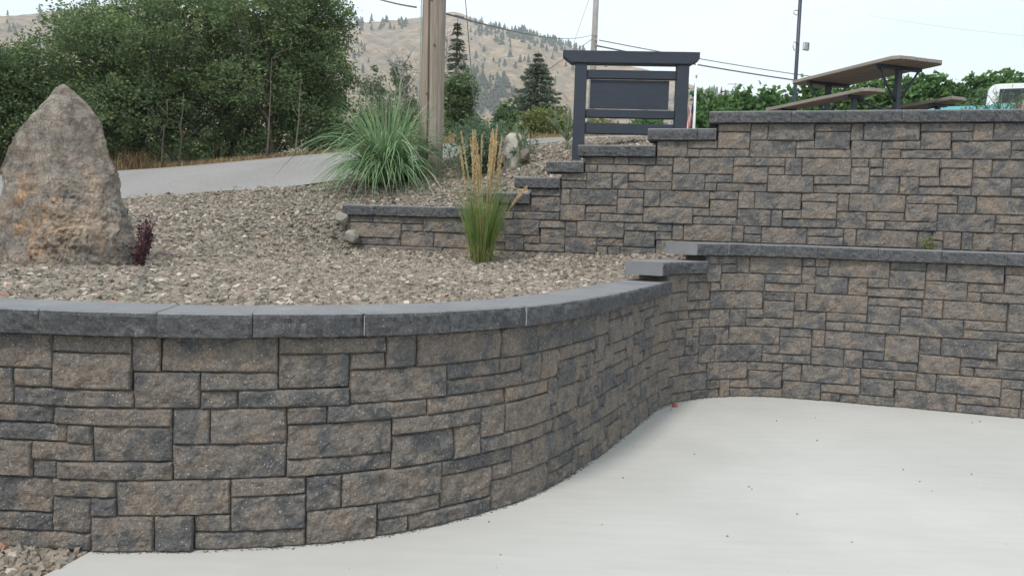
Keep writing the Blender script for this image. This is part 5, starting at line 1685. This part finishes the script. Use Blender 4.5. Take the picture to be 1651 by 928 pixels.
def far_tree(name, pxc, py_top, py_base, Y, half_px, label, mat, nclump, nleaf, leaf=0.14, crad=.35, nlobes=6, cat='tree', taper=0.5, group=None):
    top, bot = at(pxc, py_top, Y), at(pxc, py_base, Y)
    g = on(top[0], Y)
    rad = half_px * Y / F_PX
    z0, z1 = max(bot[2], g[2]), top[2]
    lobes = []
    for k in range(nlobes):
        f = (k + .5) / nlobes
        rr_ = rad * (1 - taper * f) * RNG.uniform(.75, 1.0)
        lobes.append((top[0] + RNG.normal(0, rad * .22), Y + RNG.normal(0, rad * .2), z0 + (z1 - z0) * (0.06 + .82 * f), rr_ * .9, rr_ * .9, (z1 - z0) / nlobes * .85))
    return tree(name, g, lobes, label, mat, leaf, nclump, nleaf, crad, 0.10, group=group, cat=cat, nl=5)
far_tree('leafy_tree', 530, 135, 245, 21, 42, 'rounded green shrub tree half hidden by the fountain grass', M_LEAF_MID, 150, 26, .11, .25)
far_tree('leafy_tree', 610, 100, 235, 24, 38, 'thin grey-green tree left of the utility pole', M_LEAF_GREY, 110, 22, .11, .24, 6, 'tree', .55)
far_tree('leafy_tree', 655, 92, 235, 26, 30, 'grey-green tree directly behind the utility pole', M_LEAF_GREY, 110, 22, .12, .25, 6, 'tree', .4)
far_tree('leafy_tree', 742, 112, 242, 26, 40, 'rounded dense green tree just right of the utility pole', M_LEAF_DARK, 260, 30, .12, .28, 6, 'tree', .35)
far_tree('bush', 812, 165, 240, 27, 34, 'light green bush under the spruce, left side', M_LEAF_MID, 150, 26, .12, .25, 4, 'bush', .5)
far_tree('bush', 858, 176, 244, 24, 40, 'yellow-green bush below the spruce', M_LEAF_YEL, 170, 26, .10, .22, 4, 'bush', .35)
far_tree('bush', 905, 176, 244, 24.5, 34, 'yellow-green bush behind the left post of the sign', M_LEAF_YEL, 150, 26, .10, .22, 4, 'bush', .3)
far_tree('bush', 975, 192, 244, 25, 40, 'green bush behind the lower rails of the sign', M_LEAF_YEL, 170, 26, .10, .22, 4, 'bush', .3)
far_tree('bush', 1040, 188, 238, 26, 42, 'dark green bush behind the right part of the sign', M_LEAF_VINE, 170, 26, .11, .22, 4, 'bush', .3)

def conifer(pxc, py_top, py_base, Y, half_px, label, tiers, per, dens, seed_t=.5, bare=False):
    top = at(pxc, py_top, Y)
    g = on(top[0], Y)
    H = top[2] - g[2]
    root = empty('spruce_tree', g, label, 'conifer')
    MB().tube([(0, 0, -.2), (0, 0, H * .5), (0, 0, H)], [H * .022, H * .014, .01], 8).build('trunk', M_BARK, root)
    zb = max(at(pxc, py_base, Y)[2] - g[2], 0.4)
    rad = half_px * Y / F_PX
    VV, TT = [], []
    mb = MB()
    for k in range(tiers):
        f = (k + RNG.uniform(-.3, .3)) / tiers
        z = zb + (H - zb) * np.clip(f, 0, .98)
        r = rad * (1 - np.clip(f, 0, 1)) ** .85 * RNG.uniform(.8, 1.1) + .06
        for q in range(per):
            az = 2 * PI * (q + RNG.uniform(-.35, .35)) / per + k * .7
            rr_ = r * RNG.uniform(.7, 1.1)
            t = np.linspace(0, 1, 12)
            path = np.stack([np.cos(az) * rr_ * t, np.sin(az) * rr_ * t, z - .28 * rr_ * t + .16 * rr_ * t ** 3], 1)
            mb.tube([tuple(path[0]), tuple(path[6]), tuple(path[-1])], [.016, .011, .004], 4)
            n = max(8, int(dens * rr_))
            tq = RNG.random(n) ** .8 * 11
            C = np.stack([np.interp(tq, np.arange(12), path[:, a]) for a in range(3)], 1)
            sidew = (rr_ * .22 * (1 - tq / 13))[:, None]
            lat = np.stack([-np.full(n, np.sin(az)), np.full(n, np.cos(az)), np.zeros(n)], 1) * RNG.uniform(-1, 1, (n, 1)) * sidew
            C = C + lat + np.stack([np.zeros(n), np.zeros(n), -np.abs(RNG.normal(0, .05, n))], 1)
            d = np.stack([np.full(n, np.cos(az)), np.full(n, np.sin(az)), np.full(n, -.35)], 1) + lat * 2 + RNG.normal(0, .3, (n, 3))
            d /= np.linalg.norm(d, axis=1)[:, None]
            sd = np.cross(d, unit(n)); sd /= np.linalg.norm(sd, axis=1)[:, None]
            L_ = RNG.uniform(.09, .17, (n, 1))
            VV.append(np.stack([C - d * L_ * .5, C + sd * .022, C + d * L_ * .7, C - sd * .022], 1).reshape(-1, 3))
            TT.append(np.clip(RNG.normal(seed_t, .2, n), 0, 1))
    tag(mb.build('branches', M_BARK, root), kind='stuff')
    V = np.vstack(VV)
    new_obj('needles', raw_mesh('needles', V, np.arange(len(V)).reshape(-1, 4), np.concatenate(TT)), root, (M_NEEDLE,))
    return root
conifer(868, 80, 186, 34, 54, 'symmetrical dark spruce with drooping branches against the tan hill', 15, 12, 66)
conifer(738, 30, 170, 30, 34, 'tall dark conifer behind the rounded tree right of the pole', 18, 8, 46, .4)
def bare_tree(pxc, py_top, py_base, Y, half_px, label, nb):
    top = at(pxc, py_top, Y); g = on(top[0], Y); H = top[2] - g[2]
    root = empty('bare_tree', g, label, 'tree')
    rad = half_px * Y / F_PX
    pts = limb_pts((0, 0, -.1), (0, 0, H * .9), 7, .03)
    MB().tube(pts, [.07, .06, .05, .04, .03, .02, .008], 7).build('trunk', M_DEAD, root)
    mb = MB()
    for k in range(nb):
        i0 = RNG.uniform(1.5, 5.6)
        a = np.array([np.interp(i0, np.arange(7), np.array(pts)[:, q]) for q in range(3)])
        az = RNG.uniform(0, 2 * PI); L_ = rad * RNG.uniform(.5, 1.1)
        b = a + np.array([math.cos(az) * L_, math.sin(az) * L_, L_ * RNG.uniform(.3, 1.1)])
        lp_ = limb_pts(a, b, 5, .12)
        mb = MB()
        mb.tube(lp_, [.022, .018, .013, .009, .004], 5)
        for m_ in range(5):
            c = np.array(lp_[RNG.integers(1, 5)]); d = c + RNG.normal(0, .35, 3) * L_ + np.array([0, 0, .2 * L_])
            mb.tube(limb_pts(c, d, 4, .15), [.010, .008, .006, .003], 4)
        mb.build('branch', M_DEAD, root)
bare_tree(722, 26, 180, 28, 34, 'leafless grey tree among the conifers right of the pole', 22)
bare_tree(648, 60, 220, 25, 44, 'leafless grey tree just left of the utility pole', 24)
bare_tree(200, -60, 200, 21, 60, 'bare grey branches rising above the roadside thicket', 16)
# pale saplings standing in front of the thicket
for px, pt, pbm, lbl in ((432, 95, 232, 'thin pale leaning stem in front of the right thicket'), (290, 150, 215, 'thin pale stem in the middle of the thicket'), (263, 160, 262, 'forked bare stem above the dry brush'), (478, 140, 235, 'slim bare stem near the thicket right end')):
    Y = 16.9 if px != 263 else 16.6
    a, b = at(px, pbm, Y + .6), at(px + 6, pt, Y)
    g = on(a[0], Y + .5)
    o = empty('sapling', g, lbl, 'sapling')
    pts = limb_pts((0, 0, -.1), b - g, 6, .02)
    MB().tube(pts, [.02, .019, .016, .013, .010, .005], 6).build('stem', M_BARK2, o)
    for k in range(4):
        c = np.array(pts[RNG.integers(2, 6)])
        MB().tube(limb_pts(c, c + np.array([RNG.normal(0, .25), RNG.normal(0, .15), RNG.uniform(.1, .35)]), 4, .15), [.010, .008, .006, .003], 4).build('twig', M_BARK2, o)

# ------------------------------------------------------------------ dry grass (uncountable)
def grass_stuff(name, label, pts, h, mat, per=1, w=.006, tl=(0, 1), lean=.5):
    n = len(pts)
    P = blades(n, 0.001, (h * .5, h * 1.2), (0.05, lean), 5, 1.0, .5)
    P = P + pts[:, None, :]
    V, F, tt = ribbons(P, w * np.array([1, .95, .8, .55, .1]), np.clip(tl[0] + (tl[1] - tl[0]) * RNG.random(n), 0, 1))
    tag(new_obj(name, raw_mesh(name, V, F, tt), None, (mat,)), label, kind='stuff')
def verge_pts(n, x0, x1, d0, d1, y_of):
    x = RNG.uniform(x0, x1, n); y = y_of(x) + RNG.uniform(d0, d1, n)
    return np.stack([x, y, T(x, y) - .02], 1)
far_y = lambda x: np.interp(x, ROAD_FAR[:, 0], ROAD_FAR[:, 1])
grass_stuff('dry_grass', 'strip of dry tan grass along the far road edge below the thicket', verge_pts(9000, -11.5, -2.5, -.05, 1.3, far_y), .17, M_DRYGR, w=.012, tl=(0, .97))
grass_stuff('dry_grass', 'band of dry orange grass beyond the road right of the pole', verge_pts(9000, -3.4, 3.4, .0, 2.4, far_y), .42, M_DRYGR, w=.014, tl=(0, .93))
grass_stuff('meadow_grass', 'rough green grass beyond the road under the sign', verge_pts(9000, .5, 6.5, .8, 4.5, far_y), .40, M_LEAF_YEL, w=.014)
# wiry weeds and dry brush by the boulder side of the thicket
gxx = at(214, 266, 17)[0]; g = on(gxx, float(np.interp(gxx, ROAD_FAR[:, 0], ROAD_FAR[:, 1])) + .15)
grass_stuff('dry_grass', 'tuft of dry orange brush at the thicket foot right of the boulder', np.stack([g[0] + RNG.normal(0, .28, 260), g[1] + .1 + RNG.normal(0, .2, 260), np.full(260, g[2])], 1), .5, M_DRYGR, w=.012, tl=(0, .4), lean=.7)
# fallen leaves, grit along the wall foot on the slab
n = 1400
s = RNG.uniform(LOW.s_of_px(150, 0), LOW.s_of_px(1640, 0), n)
d = np.abs(RNG.normal(0, .009, n)) + .006
q = np.array([LOW.pos(a_, b_) for a_, b_ in zip(s, d)])
stones('grit', q[:, 0], q[:, 1], np.full(n, .001), .002, .010, 'fine grit and crumbs lying along the foot of the wall', .5, (0, .5))
n = 110
x = RNG.uniform(-1.5, 4.5, n); y = RNG.uniform(2.9, 7.2, n)
m = ~behind_low(x, y, .02)
stones('grit', x[m], y[m], np.full(m.sum(), .001), .003, .012, 'scattered specks of grit on the pale patio', .5, (0, .4))

# ------------------------------------------------------------------ pines dotted over the hills
def pine_arrays(n_layers=4, seed=0):
    r = random.Random(seed)
    V, F = [], []
    for k in range(n_layers):
        z0, z1 = .10 + k * .21, min(1.0, .10 + k * .21 + .36)
        rad = .26 * (1 - k / n_layers * .82)
        b = len(V)
        for q in range(7):
            a = 2 * PI * q / 7 + k
            rr_ = rad * r.uniform(.6, 1.25)
            V.append((math.cos(a) * rr_, math.sin(a) * rr_, z0 + r.uniform(-.05, .06)))
        V.append((r.uniform(-.02, .02), 0, z1))
        for q in range(7): F.append((b + q, b + (q + 1) % 7, b + 7))
    b = len(V)
    for q in range(3):
        V.append((.03 * math.cos(q * 2.1), .03 * math.sin(q * 2.1), -.05))
    V.append((0, 0, .3))
    for q in range(3): F.append((b + q, b + (q + 1) % 3, b + 3))
    return np.array(V), np.array(F)
PINES = [pine_arrays(4, s) for s in range(4)]
pine_me = []
for k, (V, F) in enumerate(PINES):
    me = raw_mesh('conifer', V, F, np.clip(RNG.normal(.4, .2, len(F)), 0, 1)); me.materials.append(M_HILLTREE); pine_me.append(me)
HYC = {}
def hill_at(px, py):
    k = int(round(px / 6))
    if k not in HYC:
        ts = np.linspace(0, 1, 60)
        q = np.array([hill_point(k * 6, t) for t in ts])
        HYC[k] = (ts, project(q)[1])
    ts, ys = HYC[k]
    vis = np.minimum.accumulate(ys)
    return hill_point(px, float(np.interp(-py, -vis, ts)))
spots = []
CL = [(600, 44, 26, 6, 12), (585, 40, 8, 3, 8), (640, 40, 12, 4, 8), (780, 52, 12, 6, 14), (815, 58, 20, 9, 34), (850, 62, 20, 7, 30), (885, 70, 14, 5, 16), (915, 78, 16, 5, 18), (945, 92, 10, 5, 9), (830, 100, 40, 14, 14), (760, 90, 16, 22, 10), (800, 150, 26, 14, 60),
      (790, 170, 34, 10, 50), (780, 130, 18, 10, 18), (900, 115, 24, 14, 10), (575, 110, 10, 20, 12), (590, 140, 22, 12, 14), (560, 70, 12, 18, 8), (1010, 118, 30, 10, 8), (1130, 160, 22, 8, 20), (1160, 150, 14, 6, 22), (1190, 158, 18, 5, 26), (60, 26, 40, 6, 14), (20, 45, 20, 8, 6), (1050, 150, 40, 14, 14), (620, 170, 30, 12, 14)]
for cx_, cy_, sx, sy, n in CL:
    for _ in range(n):
        spots.append((RNG.normal(cx_, sx), RNG.normal(cy_, sy)))
for px in np.arange(765, 1010, 5.0):
    yr = float(np.interp(px, PROF[:, 0], PROF[:, 1]))
    if RNG.random() < .5: spots.append((px + RNG.uniform(-2, 2), yr + RNG.uniform(0.5, 4)))
spots = [(a, max(b, float(np.interp(a, PROF[:, 0], PROF[:, 1])) + 1)) for a, b in spots]
rest = []
for k, (px, py) in enumerate(spots):
    q = hill_at(px, py)
    h = RNG.uniform(3.6, 7.6) * (0.75 + .5 * math.hypot(q[0], q[1]) / 900)
    if k < 300:
        o = bpy.data.objects.new('conifer', pine_me[k % 4])
        COL.objects.link(o)
        o.location = q
        o.scale = (h * RNG.uniform(1.0, 1.7), h * RNG.uniform(1.0, 1.7), h)
        o.rotation_euler = (0, 0, RNG.uniform(0, 6.28))
        tag(o, 'tiny dark conifer dotted on the far tan hillside', 'conifer', 'conifers on the far hillside')
    else:
        rest.append((q, h))
VV, FF, nv = [], [], 0
for k, (q, h) in enumerate(rest):
    V, F = PINES[k % 4]
    VV.append(V * h + np.array(q)); FF.append(F + nv); nv += len(V)
if VV:
    F = np.vstack(FF)
    tag(new_obj('far_conifers', raw_mesh('far_conifers', np.vstack(VV), F, np.clip(RNG.normal(.4, .2, len(F)), 0, 1)), None, (M_HILLTREE,)), 'scattered dark conifers far off on the hills', kind='stuff')
